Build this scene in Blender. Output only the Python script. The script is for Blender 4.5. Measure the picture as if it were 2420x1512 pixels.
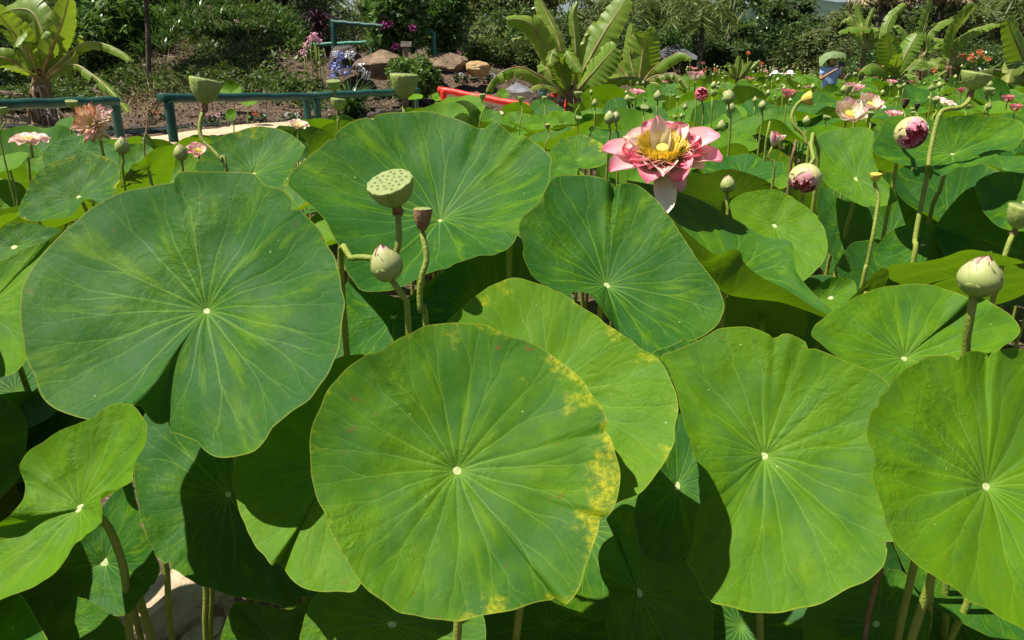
import bpy, bmesh, math, random
import numpy as np
from mathutils import Vector, Matrix, Quaternion
R_ = math.radians
random.seed(7); rng = np.random.default_rng(7)
for o in list(bpy.data.objects): bpy.data.objects.remove(o)
scene = bpy.context.scene
COL = scene.collection

# ------------------------------------------------------------------ camera
F = 1800.0; PITCH = R_(18.5); CAMZ = 1.65
CAM = Vector((0, 0, CAMZ))
FW = Vector((0, math.cos(PITCH), -math.sin(PITCH))); UP = Vector((0, math.sin(PITCH), math.cos(PITCH)))
cd = bpy.data.cameras.new('camera'); cam = bpy.data.objects.new('camera', cd); COL.objects.link(cam)
cam.location = CAM; cam.rotation_euler = (math.pi/2 - PITCH, 0, 0)
cd.sensor_width = 36; cd.lens = 36*F/2420; cd.clip_start = .02; cd.clip_end = 3000
scene.camera = cam
# ------------------------------------------------------------------ light
SUN = Vector((-.42, -.08, .90)).normalized()
w = bpy.data.worlds.new('World'); scene.world = w; w.use_nodes = True
nt = w.node_tree; bgn = nt.nodes['Background']
sky = nt.nodes.new('ShaderNodeTexSky'); sky.sky_type = 'NISHITA'; sky.sun_disc = False
sky.sun_elevation = math.asin(SUN.z); sky.sun_rotation = math.atan2(SUN.x, SUN.y)
sky.air_density = 1.0; sky.dust_density = .6; sky.ozone_density = 1.5
nt.links.new(sky.outputs[0], bgn.inputs[0]); bgn.inputs[1].default_value = .05
sl = bpy.data.lights.new('sun', 'SUN'); so = bpy.data.objects.new('sun', sl); COL.objects.link(so)
sl.energy = 5.0; sl.angle = R_(.5); sl.color = (1, .95, .86)
so.rotation_euler = SUN.to_track_quat('Z', 'Y').to_euler(); so.location = (-6, -6, 14)
vs = scene.view_settings; vs.view_transform = 'Standard'; vs.look = 'None'; vs.gamma = 1; vs.exposure = .72
vs.use_curve_mapping = False
try:
    scene.cycles.max_bounces = 6; scene.cycles.diffuse_bounces = 3; scene.cycles.transmission_bounces = 4
except Exception: pass
scene.render.resolution_x = 1024; scene.render.resolution_y = 640

# ------------------------------------------------------------------ pixel helpers (2420 x 1512 photo grid)
def ray(u, v): return FW + Vector((1, 0, 0))*((u-1210)/F) + UP*((756-v)/F)
def at(u, v, d): return CAM + ray(u, v)*d
def atz(u, v, z):
    r = ray(u, v); return CAM + r*((z-CAMZ)/r.z)
def aty(u, v, y):
    r = ray(u, v); return CAM + r*(y/r.y)
def uv_of(p):
    q = Vector(p)-CAM; d = q.dot(FW); return (1210+F*q.x/d, 756-F*q.dot(UP)/d, d)

# ------------------------------------------------------------------ object helpers
def tag(o, label=None, cat=None, group=None, kind=None):
    if label: o['label'] = label
    if cat: o['category'] = cat
    if group: o['group'] = group
    if kind: o['kind'] = kind
    return o
ROOT = {}
def thing(name, label, cat, loc=(0, 0, 0), group=None):
    o = bpy.data.objects.new(name, None); COL.objects.link(o); o.location = loc; o.empty_display_size = .1
    ROOT[o.name] = Vector(loc)
    return tag(o, label, cat, group)
class MB:
    def __init__(s): s.v = []; s.f = []; s.uv = []; s.attr = []; s.n = 0
    def add(s, v, f, uv=None, a=0.):
        v = np.asarray(v, float).reshape(-1, 3); k = s.n
        s.v.append(v); s.n += len(v)
        s.f.extend([tuple(i+k for i in q) for q in f])
        s.uv.append(np.zeros((len(v), 2)) if uv is None else np.asarray(uv, float).reshape(-1, 2))
        s.attr.append(np.full(len(v), a) if np.isscalar(a) else np.asarray(a, float))
        return s
    def mesh(s, name, off=(0, 0, 0)):
        V = np.concatenate(s.v) - np.asarray(off, float)
        return raw_mesh(name, V, s.f, np.concatenate(s.uv), np.concatenate(s.attr))
def raw_mesh(name, V, faces, UV=None, A=None, smooth=True):
    m = bpy.data.meshes.new(name)
    if isinstance(faces, np.ndarray):
        k = faces.shape[1]; n = len(faces)
        m.vertices.add(len(V)); m.vertices.foreach_set('co', np.asarray(V, np.float32).ravel())
        m.loops.add(n*k); m.loops.foreach_set('vertex_index', faces.astype(np.int32).ravel())
        m.polygons.add(n); m.polygons.foreach_set('loop_start', np.arange(0, n*k, k, dtype=np.int32))
        m.update(calc_edges=True)
    else:
        m.from_pydata([tuple(p) for p in V], [], faces)
    if UV is not None:
        l = m.uv_layers.new(name='UVMap'); idx = np.empty(len(m.loops), np.int32); m.loops.foreach_get('vertex_index', idx)
        l.data.foreach_set('uv', np.asarray(UV, np.float32)[idx].ravel())
    if A is not None:
        at_ = m.attributes.new('rnd', 'FLOAT', 'POINT'); at_.data.foreach_set('value', np.asarray(A, np.float32))
    if smooth: m.polygons.foreach_set('use_smooth', np.ones(len(m.polygons), bool))
    m.update(); return m
def build(name, mb, mat, parent=None, world=True):
    off = ROOT.get(parent.name, (0, 0, 0)) if (parent and world) else (0, 0, 0)
    me = mb.mesh(name, off) if isinstance(mb, MB) else mb
    o = bpy.data.objects.new(name, me); COL.objects.link(o)
    if mat: me.materials.clear(); me.materials.append(mat)
    if parent:
        o.parent = parent
        if world and parent.name in ROOT: ROOT[o.name] = ROOT[parent.name]
    return o
def copy_tree(o, parent=None):
    c = o.copy(); COL.objects.link(c); c.parent = parent
    for ch in o.children: copy_tree(ch, c)
    return c

def catmull(P, n, closed=False):
    P = np.asarray(P, float); k = len(P)
    seg = k if closed else k-1
    d = np.linalg.norm(np.diff(np.vstack([P, P[:1]]) if closed else P, axis=0)[:, :2 if P.shape[1] == 3 and closed else None], axis=1)
    cs = np.concatenate([[0], np.cumsum(d)]); s = np.linspace(0, cs[-1], n, endpoint=not closed)
    i = np.clip(np.searchsorted(cs, s, 'right')-1, 0, seg-1); t = ((s-cs[i])/np.maximum(d[i], 1e-9))[:, None]
    g = (lambda j: P[j % k]) if closed else (lambda j: P[np.clip(j, 0, k-1)])
    a, b, c, e = g(i-1), g(i), g(i+1), g(i+2)
    return .5*((2*b)+(-a+c)*t+(2*a-5*b+4*c-e)*t*t+(-a+3*b-3*c+e)*t**3)
def frames(P):
    P = np.asarray(P, float); T = np.gradient(P, axis=0); T /= np.linalg.norm(T, axis=1)[:, None]+1e-12
    u = np.cross(T[0], [0, 0, 1.]);
    if np.linalg.norm(u) < .1: u = np.cross(T[0], [0, 1., 0])
    U = []
    for t in T:
        u = u-t*np.dot(u, t); u /= np.linalg.norm(u)+1e-12; U.append(u.copy())
    U = np.array(U); return T, U, np.cross(T, U)
def tube(mb, P, rad, sides=8, a=0., caps=True):
    P = np.asarray(P, float); n = len(P); rad = np.broadcast_to(np.asarray(rad, float), (n,))
    T, U, W = frames(P); th = np.linspace(0, 2*math.pi, sides, endpoint=False)
    V = P[:, None]+rad[:, None, None]*(U[:, None]*np.cos(th)[None, :, None]+W[:, None]*np.sin(th)[None, :, None])
    f = [(i*sides+j, i*sides+(j+1) % sides, (i+1)*sides+(j+1) % sides, (i+1)*sides+j) for i in range(n-1) for j in range(sides)]
    if caps: f += [tuple(range(sides-1, -1, -1)), tuple((n-1)*sides+j for j in range(sides))]
    uv = np.stack(np.meshgrid(np.arange(sides)/sides, np.linspace(0, 1, n)), -1).reshape(-1, 2)
    return mb.add(V.reshape(-1, 3), f, uv, a)
def grid_faces(nr, nc, wrap=False):
    f = []
    for i in range(nr-1):
        for j in range(nc if wrap else nc-1):
            k = (j+1) % nc; f.append((i*nc+j, i*nc+k, (i+1)*nc+k, (i+1)*nc+j))
    return f
def basis(n, spin=0.):
    n = Vector(n).normalized(); x = Vector((1, 0, 0)); x = (x-n*x.dot(n)).normalized(); y = n.cross(x)
    c, s = math.cos(spin), math.sin(spin); return x*c+y*s, y*c-x*s, n
def nrm(elev, az=0.):
    e, a = R_(elev), R_(az); return Vector((math.cos(e)*math.sin(a), -math.cos(e)*math.cos(a), math.sin(e)))
def sstep(x, a, b):
    t = np.clip((x-a)/(b-a), 0, 1); return t*t*(3-2*t)

# ------------------------------------------------------------------ materials
class G:
    def __init__(s, name):
        s.m = bpy.data.materials.new(name); s.m.use_nodes = True; s.nt = s.m.node_tree; s.nt.nodes.clear()
        s.out = s.n('ShaderNodeOutputMaterial')
    def n(s, t, **k):
        x = s.nt.nodes.new(t)
        for a, b in k.items(): setattr(x, a, b)
        return x
    def put(s, sock, val):
        if hasattr(val, 'is_linked') or isinstance(val, bpy.types.NodeSocket): s.nt.links.new(val, sock)
        elif val is not None:
            if isinstance(val, (tuple, list)) and len(val) == 3 and sock.type == 'RGBA': val = (*val, 1)
            sock.default_value = val
    def M(s, op, a, b=None, c=None, clamp=False):
        x = s.n('ShaderNodeMath', operation=op); x.use_clamp = clamp
        for i, q in enumerate((a, b, c)):
            if q is not None: s.put(x.inputs[i], q)
        return x.outputs[0]
    def ss(s, x, lo, hi):
        q = s.n('ShaderNodeMapRange', interpolation_type='SMOOTHSTEP'); s.put(q.inputs[0], x); s.put(q.inputs[1], lo); s.put(q.inputs[2], hi); return q.outputs[0]
    def mix(s, f, a, b, mode='MIX'):
        x = s.n('ShaderNodeMix', data_type='RGBA', blend_type=mode); s.put(x.inputs[0], f); s.put(x.inputs[6], a); s.put(x.inputs[7], b); return x.outputs[2]
    def noise(s, vec, scale, detail=2., rough=.5, dist=0.):
        x = s.n('ShaderNodeTexNoise'); x.inputs['Scale'].default_value = scale; x.inputs['Detail'].default_value = detail
        x.inputs['Roughness'].default_value = rough; x.inputs['Distortion'].default_value = dist
        if vec is not None: s.nt.links.new(vec, x.inputs['Vector'])
        return x.outputs[0]
    def attr(s, name, typ='GEOMETRY'):
        x = s.n('ShaderNodeAttribute', attribute_type=typ); x.attribute_name = name; return x.outputs['Fac']
    def pr(s, col, rough=.6, spec=.3, normal=None, **k):
        p = s.n('ShaderNodeBsdfPrincipled'); s.put(p.inputs['Base Color'], col); s.put(p.inputs['Roughness'], rough); s.put(p.inputs['Specular IOR Level'], spec)
        if normal is not None: s.nt.links.new(normal, p.inputs['Normal'])
        for a, b in k.items(): s.put(p.inputs[a.replace('_', ' ')], b)
        return p.outputs[0]
    def bump(s, h, strength=.3, dist=.01):
        b = s.n('ShaderNodeBump'); b.inputs['Strength'].default_value = strength; b.inputs['Distance'].default_value = dist
        s.nt.links.new(h, b.inputs['Height']); return b.outputs[0]
    def trans(s, sh, col, fac, normal=None):
        t = s.n('ShaderNodeBsdfTranslucent'); s.put(t.inputs[0], col)
        if normal is not None: s.nt.links.new(normal, t.inputs['Normal'])
        x = s.n('ShaderNodeMixShader'); s.put(x.inputs[0], fac); s.nt.links.new(sh, x.inputs[1]); s.nt.links.new(t.outputs[0], x.inputs[2]); return x.outputs[0]
    def done(s, sh): s.nt.links.new(sh, s.out.inputs[0]); return s.m
    def co(s, which='Object'): return s.n('ShaderNodeTexCoord').outputs[which]

def leaf_material():
    g = G('lotus_leaf'); M = g.M
    uv = g.co('UV'); rnd = g.n('ShaderNodeObjectInfo').outputs['Random']
    seed = M('MULTIPLY', rnd, 57.0)
    off = g.n('ShaderNodeCombineXYZ'); g.put(off.inputs[0], seed); g.put(off.inputs[1], M('MULTIPLY', rnd, 23.)); g.put(off.inputs[2], seed)
    va = g.n('ShaderNodeVectorMath', operation='ADD'); g.nt.links.new(uv, va.inputs[0]); g.nt.links.new(off.outputs[0], va.inputs[1]); P = va.outputs[0]
    sp = g.n('ShaderNodeSeparateXYZ'); g.nt.links.new(uv, sp.inputs[0]); x, y = sp.outputs[0], sp.outputs[1]
    rho = M('SQRT', M('ADD', M('MULTIPLY', x, x), M('MULTIPLY', y, y)))
    th = M('ARCTAN2', y, x)
    wob = M('MULTIPLY', M('SUBTRACT', g.noise(P, 2.2, 2), .5), .30)
    NV = 21.0
    t = M('MULTIPLY', M('ADD', th, M('MULTIPLY', wob, M('ADD', rho, .15))), NV/(2*math.pi))
    k = M('ROUND', t); dl = M('SUBTRACT', t, k)
    wn = g.n('ShaderNodeTexWhiteNoise', noise_dimensions='1D'); g.put(wn.inputs['W'], M('ADD', M('MODULO', M('ADD', k, 42.), NV), seed)); rk = wn.outputs[0]
    dl = M('ADD', dl, M('MULTIPLY', M('SUBTRACT', rk, .5), .35))
    rb = M('ADD', .42, M('MULTIPLY', rk, .3))
    d1 = M('ABSOLUTE', M('SUBTRACT', M('ABSOLUTE', dl), M('MULTIPLY', M('MAXIMUM', M('SUBTRACT', rho, rb), 0), .75)))
    d2 = M('ABSOLUTE', M('SUBTRACT', d1, M('MULTIPLY', M('MAXIMUM', M('SUBTRACT', rho, M('ADD', rb, .26)), 0), .6)))
    dist = M('MULTIPLY', M('MULTIPLY', d2, rho), 2*math.pi/NV)
    wd = M('ADD', M('MULTIPLY', M('SUBTRACT', 1.05, rho), .0062), .0016)
    vein = M('SUBTRACT', 1., g.ss(dist, M('MULTIPLY', wd, .35), M('MULTIPLY', wd, 1.5)), clamp=True)
    vein = M('MULTIPLY', vein, M('SUBTRACT', 1., M('MULTIPLY', rho, .6)))
    soft = M('SUBTRACT', 1., g.ss(dist, 0., .035), clamp=True)
    # fine network and mottling
    vo = g.n('ShaderNodeTexVoronoi', feature='DISTANCE_TO_EDGE'); vo.inputs['Scale'].default_value = 17.
    nz = g.n('ShaderNodeTexNoise'); nz.inputs['Scale'].default_value = 9; g.nt.links.new(P, nz.inputs['Vector'])
    vm = g.n('ShaderNodeMix', data_type='VECTOR'); vm.inputs[0].default_value = .06; g.nt.links.new(P, vm.inputs[4]); g.nt.links.new(nz.outputs['Color'], vm.inputs[5])
    g.nt.links.new(vm.outputs[1], vo.inputs['Vector'])
    net = M('SUBTRACT', 1., g.ss(vo.outputs[0], 0., .07), clamp=True)
    big = g.noise(P, 1.6, 3, .55); med = g.noise(P, 7., 4, .6); fin = g.noise(P, 34., 3, .6)
    age = g.attr('age', 'OBJECT'); yel = g.attr('yel', 'OBJECT')
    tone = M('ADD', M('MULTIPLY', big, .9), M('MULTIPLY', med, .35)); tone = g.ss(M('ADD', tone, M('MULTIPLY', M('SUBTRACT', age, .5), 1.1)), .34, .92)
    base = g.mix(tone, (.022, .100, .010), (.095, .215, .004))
    base = g.mix(M('MULTIPLY', g.ss(fin, .45, .75), .2), base, (.13, .25, .006))
    base = g.mix(M('MULTIPLY', net, M('MULTIPLY', tone, .13)), base, (.035, .10, .012))
    base = g.mix(M('MULTIPLY', vein, .5), base, (.22, .38, .05))
    # yellow ageing near the margin, small rust spots
    ym = M('ADD', M('ADD', g.noise(P, 3.6, 5, .68), M('MULTIPLY', M('COSINE', M('SUBTRACT', th, g.attr('ydir', 'OBJECT'))), .06)), M('MULTIPLY', M('SUBTRACT', rho, .8), .55))
    ym = M('MULTIPLY', g.ss(ym, M('SUBTRACT', .84, M('MULTIPLY', yel, .34)), M('SUBTRACT', 1.0, M('MULTIPLY', yel, .30))), g.ss(M('ADD', rho, M('MULTIPLY', yel, .25)), .55, .9))
    base = g.mix(M('MULTIPLY', ym, M('ADD', .25, M('MULTIPLY', g.ss(fin, .35, .65), .6))), base, (.52, .48, .008))
    spots = g.noise(P, 15., 2, .5)
    base = g.mix(M('MULTIPLY', g.ss(spots, .705, .735), M('MULTIPLY', g.ss(rho, .45, .9), M('ADD', .25, yel)), clamp=True), base, (.20, .075, .018))
    specks = g.n('ShaderNodeTexVoronoi', feature='F1'); specks.inputs['Scale'].default_value = 7.; g.nt.links.new(P, specks.inputs['Vector'])
    base = g.mix(M('MULTIPLY', M('SUBTRACT', 1., g.ss(specks.outputs[0], .025, .06)), g.ss(med, .44, .56)), base, (.42, .50, .20))
    rim = g.ss(rho, .988, .997)
    base = g.mix(M('MULTIPLY', rim, .45), base, (.34, .36, .03))
    cb = g.n('ShaderNodeCombineXYZ'); g.put(cb.inputs[0], M('MULTIPLY', M('COSINE', th), 3.2)); g.put(cb.inputs[1], M('MULTIPLY', M('SINE', th), 3.2)); g.put(cb.inputs[2], M('ADD', M('MULTIPLY', rho, 1.1), seed))
    streak = g.noise(cb.outputs[0], 1.6, 3, .6)
    wax = M('MULTIPLY', g.ss(streak, .42, .72), M('SUBTRACT', 1.05, M('MULTIPLY', rho, .45)))
    base = g.mix(M('MULTIPLY', wax, M('SUBTRACT', .62, M('MULTIPLY', age, .3))), base, (.036, .118, .042))
    lite = M('MULTIPLY', g.ss(streak, .46, .28), g.ss(rho, .05, .35))
    base = g.mix(M('MULTIPLY', lite, .6), base, (.125, .245, .003))
    geo = g.n('ShaderNodeNewGeometry')
    under = g.mix(M('MULTIPLY', vein, .7), g.mix(tone, (.085, .14, .035), (.13, .19, .03)), (.05, .085, .02))
    colr = g.mix(geo.outputs['Backfacing'], base, under)
    pk = g.noise(P, 11., 3, .6, .6)
    hgt = M('ADD', M('MULTIPLY', soft, -.10), M('MULTIPLY', pk, M('ADD', .22, M('MULTIPLY', g.ss(big, .46, .68), 1.3))))
    nb = g.bump(hgt, .30, .012)
    rgh = M('ADD', .50, M('MULTIPLY', med, .2))
    sh = g.pr(colr, rgh, .14, nb, Sheen_Weight=.0, Sheen_Roughness=.4, Sheen_Tint=(.7, .95, 1., 1.))
    tc = g.mix(M('MULTIPLY', ym, .8), g.mix(M('MULTIPLY', vein, .6), (.20, .40, .004), (.10, .20, .01)), (.5, .42, .01))
    return g.done(g.trans(sh, tc, .27, nb))
def plain(name, c1, c2, scale=6., rough=.6, spec=.3, bump=.2, tr=None, trf=.25, coord='Object', detail=4, bscale=None):
    g = G(name); co = g.co(coord)
    f = g.ss(g.noise(co, scale, detail, .6), .3, .7); col = g.mix(f, c1, c2)
    nb = g.bump(g.noise(co, bscale or scale*3, 4, .6), bump, .02) if bump else None
    sh = g.pr(col, rough, spec, nb)
    return g.done(g.trans(sh, tr, trf) if tr else sh)
def rndmat(name, cols, rough=.5, spec=.35, tr=None, trf=.3):
    """foliage whose colour varies from leaf to leaf (attribute rnd)"""
    g = G(name); a = g.attr('rnd'); cr = g.n('ShaderNodeValToRGB'); e = cr.color_ramp.elements
    while len(e) < len(cols): e.new(.5)
    for i, c in enumerate(cols): e[i].position = i/(len(cols)-1); e[i].color = (*c, 1)
    g.nt.links.new(a, cr.inputs[0]); sh = g.pr(cr.outputs[0], rough, spec)
    return g.done(g.trans(sh, tr, trf) if tr else sh)
def uvgrad(name, cols, rough=.5, spec=.3, tr=None, trf=.3, streak=.25, jit=.18, sc=(38., 1.6)):
    """petal / blade colour graded along its own length (v), streaked along u"""
    g = G(name); uv = g.co('UV'); sp = g.n('ShaderNodeSeparateXYZ'); g.nt.links.new(uv, sp.inputs[0])
    mp = g.n('ShaderNodeMapping'); mp.inputs['Scale'].default_value = (sc[0], sc[1], 1); g.nt.links.new(uv, mp.inputs[0])
    st = g.noise(mp.outputs[0], 1., 3, .6); a = g.attr('rnd')
    f = g.M('ADD', sp.outputs[1], g.M('ADD', g.M('MULTIPLY', g.M('SUBTRACT', st, .5), streak), g.M('MULTIPLY', g.M('SUBTRACT', a, .5), jit)), clamp=True)
    cr = g.n('ShaderNodeValToRGB'); e = cr.color_ramp.elements
    while len(e) < len(cols): e.new(.5)
    for i, (p, c) in enumerate(cols): e[i].position = p; e[i].color = (*c, 1)
    g.nt.links.new(f, cr.inputs[0])
    sh = g.pr(cr.outputs[0], rough, spec, g.bump(st, .15, .004))
    return g.done(g.trans(sh, tr or cr.outputs[0], trf) if trf else sh)
LEAF = leaf_material()
STALK = plain('stalk', (.20, .27, .035), (.30, .33, .05), 14, .5, .35, .35, bscale=220)
STALKD = plain('stalk_brown', (.16, .09, .035), (.28, .18, .09), 20, .7, .2, .4)
DISC = plain('leaf_centre', (.34, .40, .16), (.46, .50, .24), 60, .6, .3, .2)
POD = plain('pod_green', (.24, .31, .07), (.36, .41, .11), 22, .5, .4, .25, bscale=70)
PODTOP = plain('pod_top', (.20, .26, .075), (.28, .33, .11), 60, .55, .35, .3)
SEED = plain('seed', (.10, .14, .04), (.22, .23, .08), 200, .5, .3, 0)
PODY = plain('pod_yellow', (.62, .46, .05), (.70, .56, .12), 40, .5, .3, .2)
DRY = plain('dried', (.20, .10, .045), (.42, .26, .15), 60, .8, .15, .6)
DRYD = plain('dried_dark', (.07, .045, .03), (.16, .09, .06), 60, .8, .15, .6)
BUDM = uvgrad('bud_green', [(0, (.24, .32, .08)), (.55, (.36, .41, .13)), (.86, (.44, .42, .19)), (1, (.55, .24, .24))], .5, .35, trf=0, sc=(30, 1.), jit=.25)
PINK = uvgrad('petal_pink', [(0, (.86, .76, .38)), (.42, (.92, .70, .58)), (.78, (.90, .38, .42)), (1, (.80, .14, .24))], .45, .3, trf=.25)
PALE = uvgrad('petal_pale', [(0, (.85, .80, .42)), (.4, (.90, .82, .62)), (.8, (.92, .66, .58)), (1, (.88, .33, .38))], .45, .3, trf=.25)
CREAM = uvgrad('petal_cream', [(0, (.80, .72, .30)), (.5, (.88, .80, .50)), (1, (.92, .80, .62))], .45, .3, trf=.25)
HOT = uvgrad('petal_hot', [(0, (.85, .16, .20)), (.5, (.84, .12, .20)), (1, (.92, .40, .42))], .45, .3, trf=.2)
WITH = uvgrad('petal_withered', [(0, (.88, .72, .26)), (.5, (.92, .72, .48)), (.85, (.86, .52, .30)), (1, (.55, .24, .12))], .6, .2, trf=.15, jit=.5)
STAMEN = rndmat('stamen', [(.88, .60, .04), (.92, .72, .08), (.92, .80, .28)], .6, .2)
SEPAL = uvgrad('sepal', [(0, (.42, .46, .14)), (.5, (.66, .62, .24)), (1, (.80, .66, .36))], .45, .3, trf=.15)
BLUSH = uvgrad('petal_blush', [(0, (.70, .62, .28)), (.4, (.84, .58, .45)), (.75, (.86, .38, .42)), (1, (.80, .20, .30))], .45, .3, trf=.2)
# ------------------------------------------------------------------ ground
FIELD_U = [(-200, 8.0), (0, 8.5), (330, 8.9), (560, 10.6), (830, 12.3), (1040, 12.8), (1230, 12.6), (1300, 11.6), (1420, 12.4), (1560, 14.5), (1640, 30), (1720, 40), (1960, 40), (2040, 24), (2150, 22), (2420, 20), (2700, 19)]
def ymax(x, y):
    u = 1210+F*np.asarray(x)/np.maximum(np.asarray(y, float), .5)/math.cos(PITCH)
    return np.interp(u, [a for a, b in FIELD_U], [b for a, b in FIELD_U])
def gz(x, y):
    x = np.asarray(x, float); y = np.asarray(y, float)
    b = ymax(x, y); s = y-b
    h = .68*sstep(s, -.15, .35)
    h = np.where(y < 6, np.maximum(h, .12*sstep(-y, -1.6, -.9)), h)
    uu = 1210+F*x/np.maximum(y, .5)/math.cos(PITCH); left = sstep(-x, -1.5, 1.0)   # garden bank rises on the left
    mid = sstep(-x, -6., -2.); tall = sstep(-uu, -800, -640)
    h += left*((.35+.55*tall)*sstep(y+.45*x, 12.5, 16.5)+1.7*tall*sstep(y+.35*x, 14.5, 21.)+.55*(1-tall)*sstep(y, 16.2, 18.5))
    h += (1-left)*mid*.9*sstep(y, 16, 22)
    h += (1-mid)*.25*sstep(s, 1, 8)
    h += 3.*sstep(y, 60, 140)
    h += sstep(s, .5, 1.5)*(.05*np.sin(1.9*x+.8*y)+.04*np.sin(3.1*y-1.3*x))+.03*np.sin(2.3*x)*np.cos(2.7*y)
    return h
def gzf(x, y): return float(gz(x, y))
def ground_mat():
    g = G('ground_soil'); co = g.co('Object')
    n1 = g.noise(co, 1.1, 5, .6); n2 = g.noise(co, 9., 5, .65); n3 = g.noise(co, 42., 3, .6)
    c = g.mix(g.ss(n2, .35, .7), (.060, .040, .026), (.155, .105, .070))
    c = g.mix(g.M('MULTIPLY', g.ss(n3, .58, .68), .75), c, (.36, .28, .20))
    c = g.mix(g.ss(n1, .56, .7), c, (.075, .075, .03))
    return g.done(g.pr(c, .9, .15, g.bump(g.M('ADD', n2, g.M('MULTIPLY', n3, .5)), .8, .06)))
xs = np.concatenate([np.linspace(-150, -32, 12), np.linspace(-30, 30, 190), np.linspace(33, 150, 12)])
ys = np.concatenate([[-40, -10], np.linspace(-2, 30, 150), np.linspace(31, 60, 20), np.linspace(70, 400, 12)])
X, Y = np.meshgrid(xs, ys); V = np.stack([X, Y, gz(X, Y)], -1).reshape(-1, 3)
ground = build('ground', raw_mesh('ground', V, np.array(grid_faces(len(ys), len(xs)))), ground_mat()); tag(ground, kind='structure')
def strip(name, pts, halfw, mat, lift=.015, n=60, m=8, z=None):
    C = catmull(np.array([(*p, 0) for p in pts]), n); T = np.gradient(C, axis=0); T /= np.linalg.norm(T, axis=1)[:, None]
    Nn = np.stack([-T[:, 1], T[:, 0], 0*T[:, 0]], -1); a = np.linspace(-1, 1, m)
    hw = np.asarray([halfw*(1+.12*math.sin(i*.9)+.08*math.sin(i*2.3)) for i in range(n)])
    V = C[:, None]+Nn[:, None]*(a[None, :, None]*hw[:, None, None]); V[..., 2] = (gz(V[..., 0], V[..., 1]) if z is None else z)+lift*(1-.7*np.abs(a)**6)
    return tag(build(name, raw_mesh(name, V.reshape(-1, 3), np.array(grid_faces(n, m))), mat), kind='structure')
SAND = plain('sand', (.46, .34, .21), (.58, .45, .29), 3., .95, .1, .5, bscale=40)
WATER = plain('dark_water', (.012, .018, .012), (.03, .035, .02), 3., .08, .5, .05)
pth = [(-9.5, 8.6), (-7, 9.8), (-4.6, 10.7), (-3.3, 12.2), (-1.2, 13.6), (.4, 13.9), (2.2, 14.6), (4, 16.5), (6, 20)]
strip('path', pth, 1.0, SAND, .05)

# ------------------------------------------------------------------ lotus leaves
def leaf_height(rho, th, R, cup, wave, ph, fold):
    w = sum(a*np.sin(k*th+p) for k, a, p in zip((2, 3, 5, 8), (.75, .6, .4, .2), ph))
    w2 = np.cos(21*th+ph[0]*7)
    return R*(cup*rho**2 - .085*np.exp(-rho/.13)+.085 + wave*w*rho**2.4 + .002*w2*np.minimum(rho*3, 1)*(1.1-rho)) + fold
def stalk_to(root, top, n, ground_z=None, r=.0075, bend=None, sides=8):
    top = Vector(top); z0 = gzf(top.x, top.y) if ground_z is None else ground_z
    b = Vector(bend) if bend else top+Vector((random.uniform(-.06, .06), random.uniform(.02, .12), 0)); foot = Vector((b.x, b.y, z0-.05))
    dn = Vector((0, 0, -1)); q1 = top-n*.05; q2 = q1+(dn*.6-n*.4)*.07; q3 = q2+(dn*.85-n*.15)*.12; q3 = q3.lerp(Vector((foot.x, foot.y, q3.z)), .25)
    P = catmull([top-n*.004, q1, q2, q3, (q3*.5+foot*.5)+Vector((random.uniform(-.03, .03), random.uniform(-.02, .03), 0)), foot], 36)
    mb = MB(); tube(mb, P, np.linspace(r*.85, r*1.25, 36), sides); return build('stalk', mb, STALK, root)
HERO_N = [0]
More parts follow.
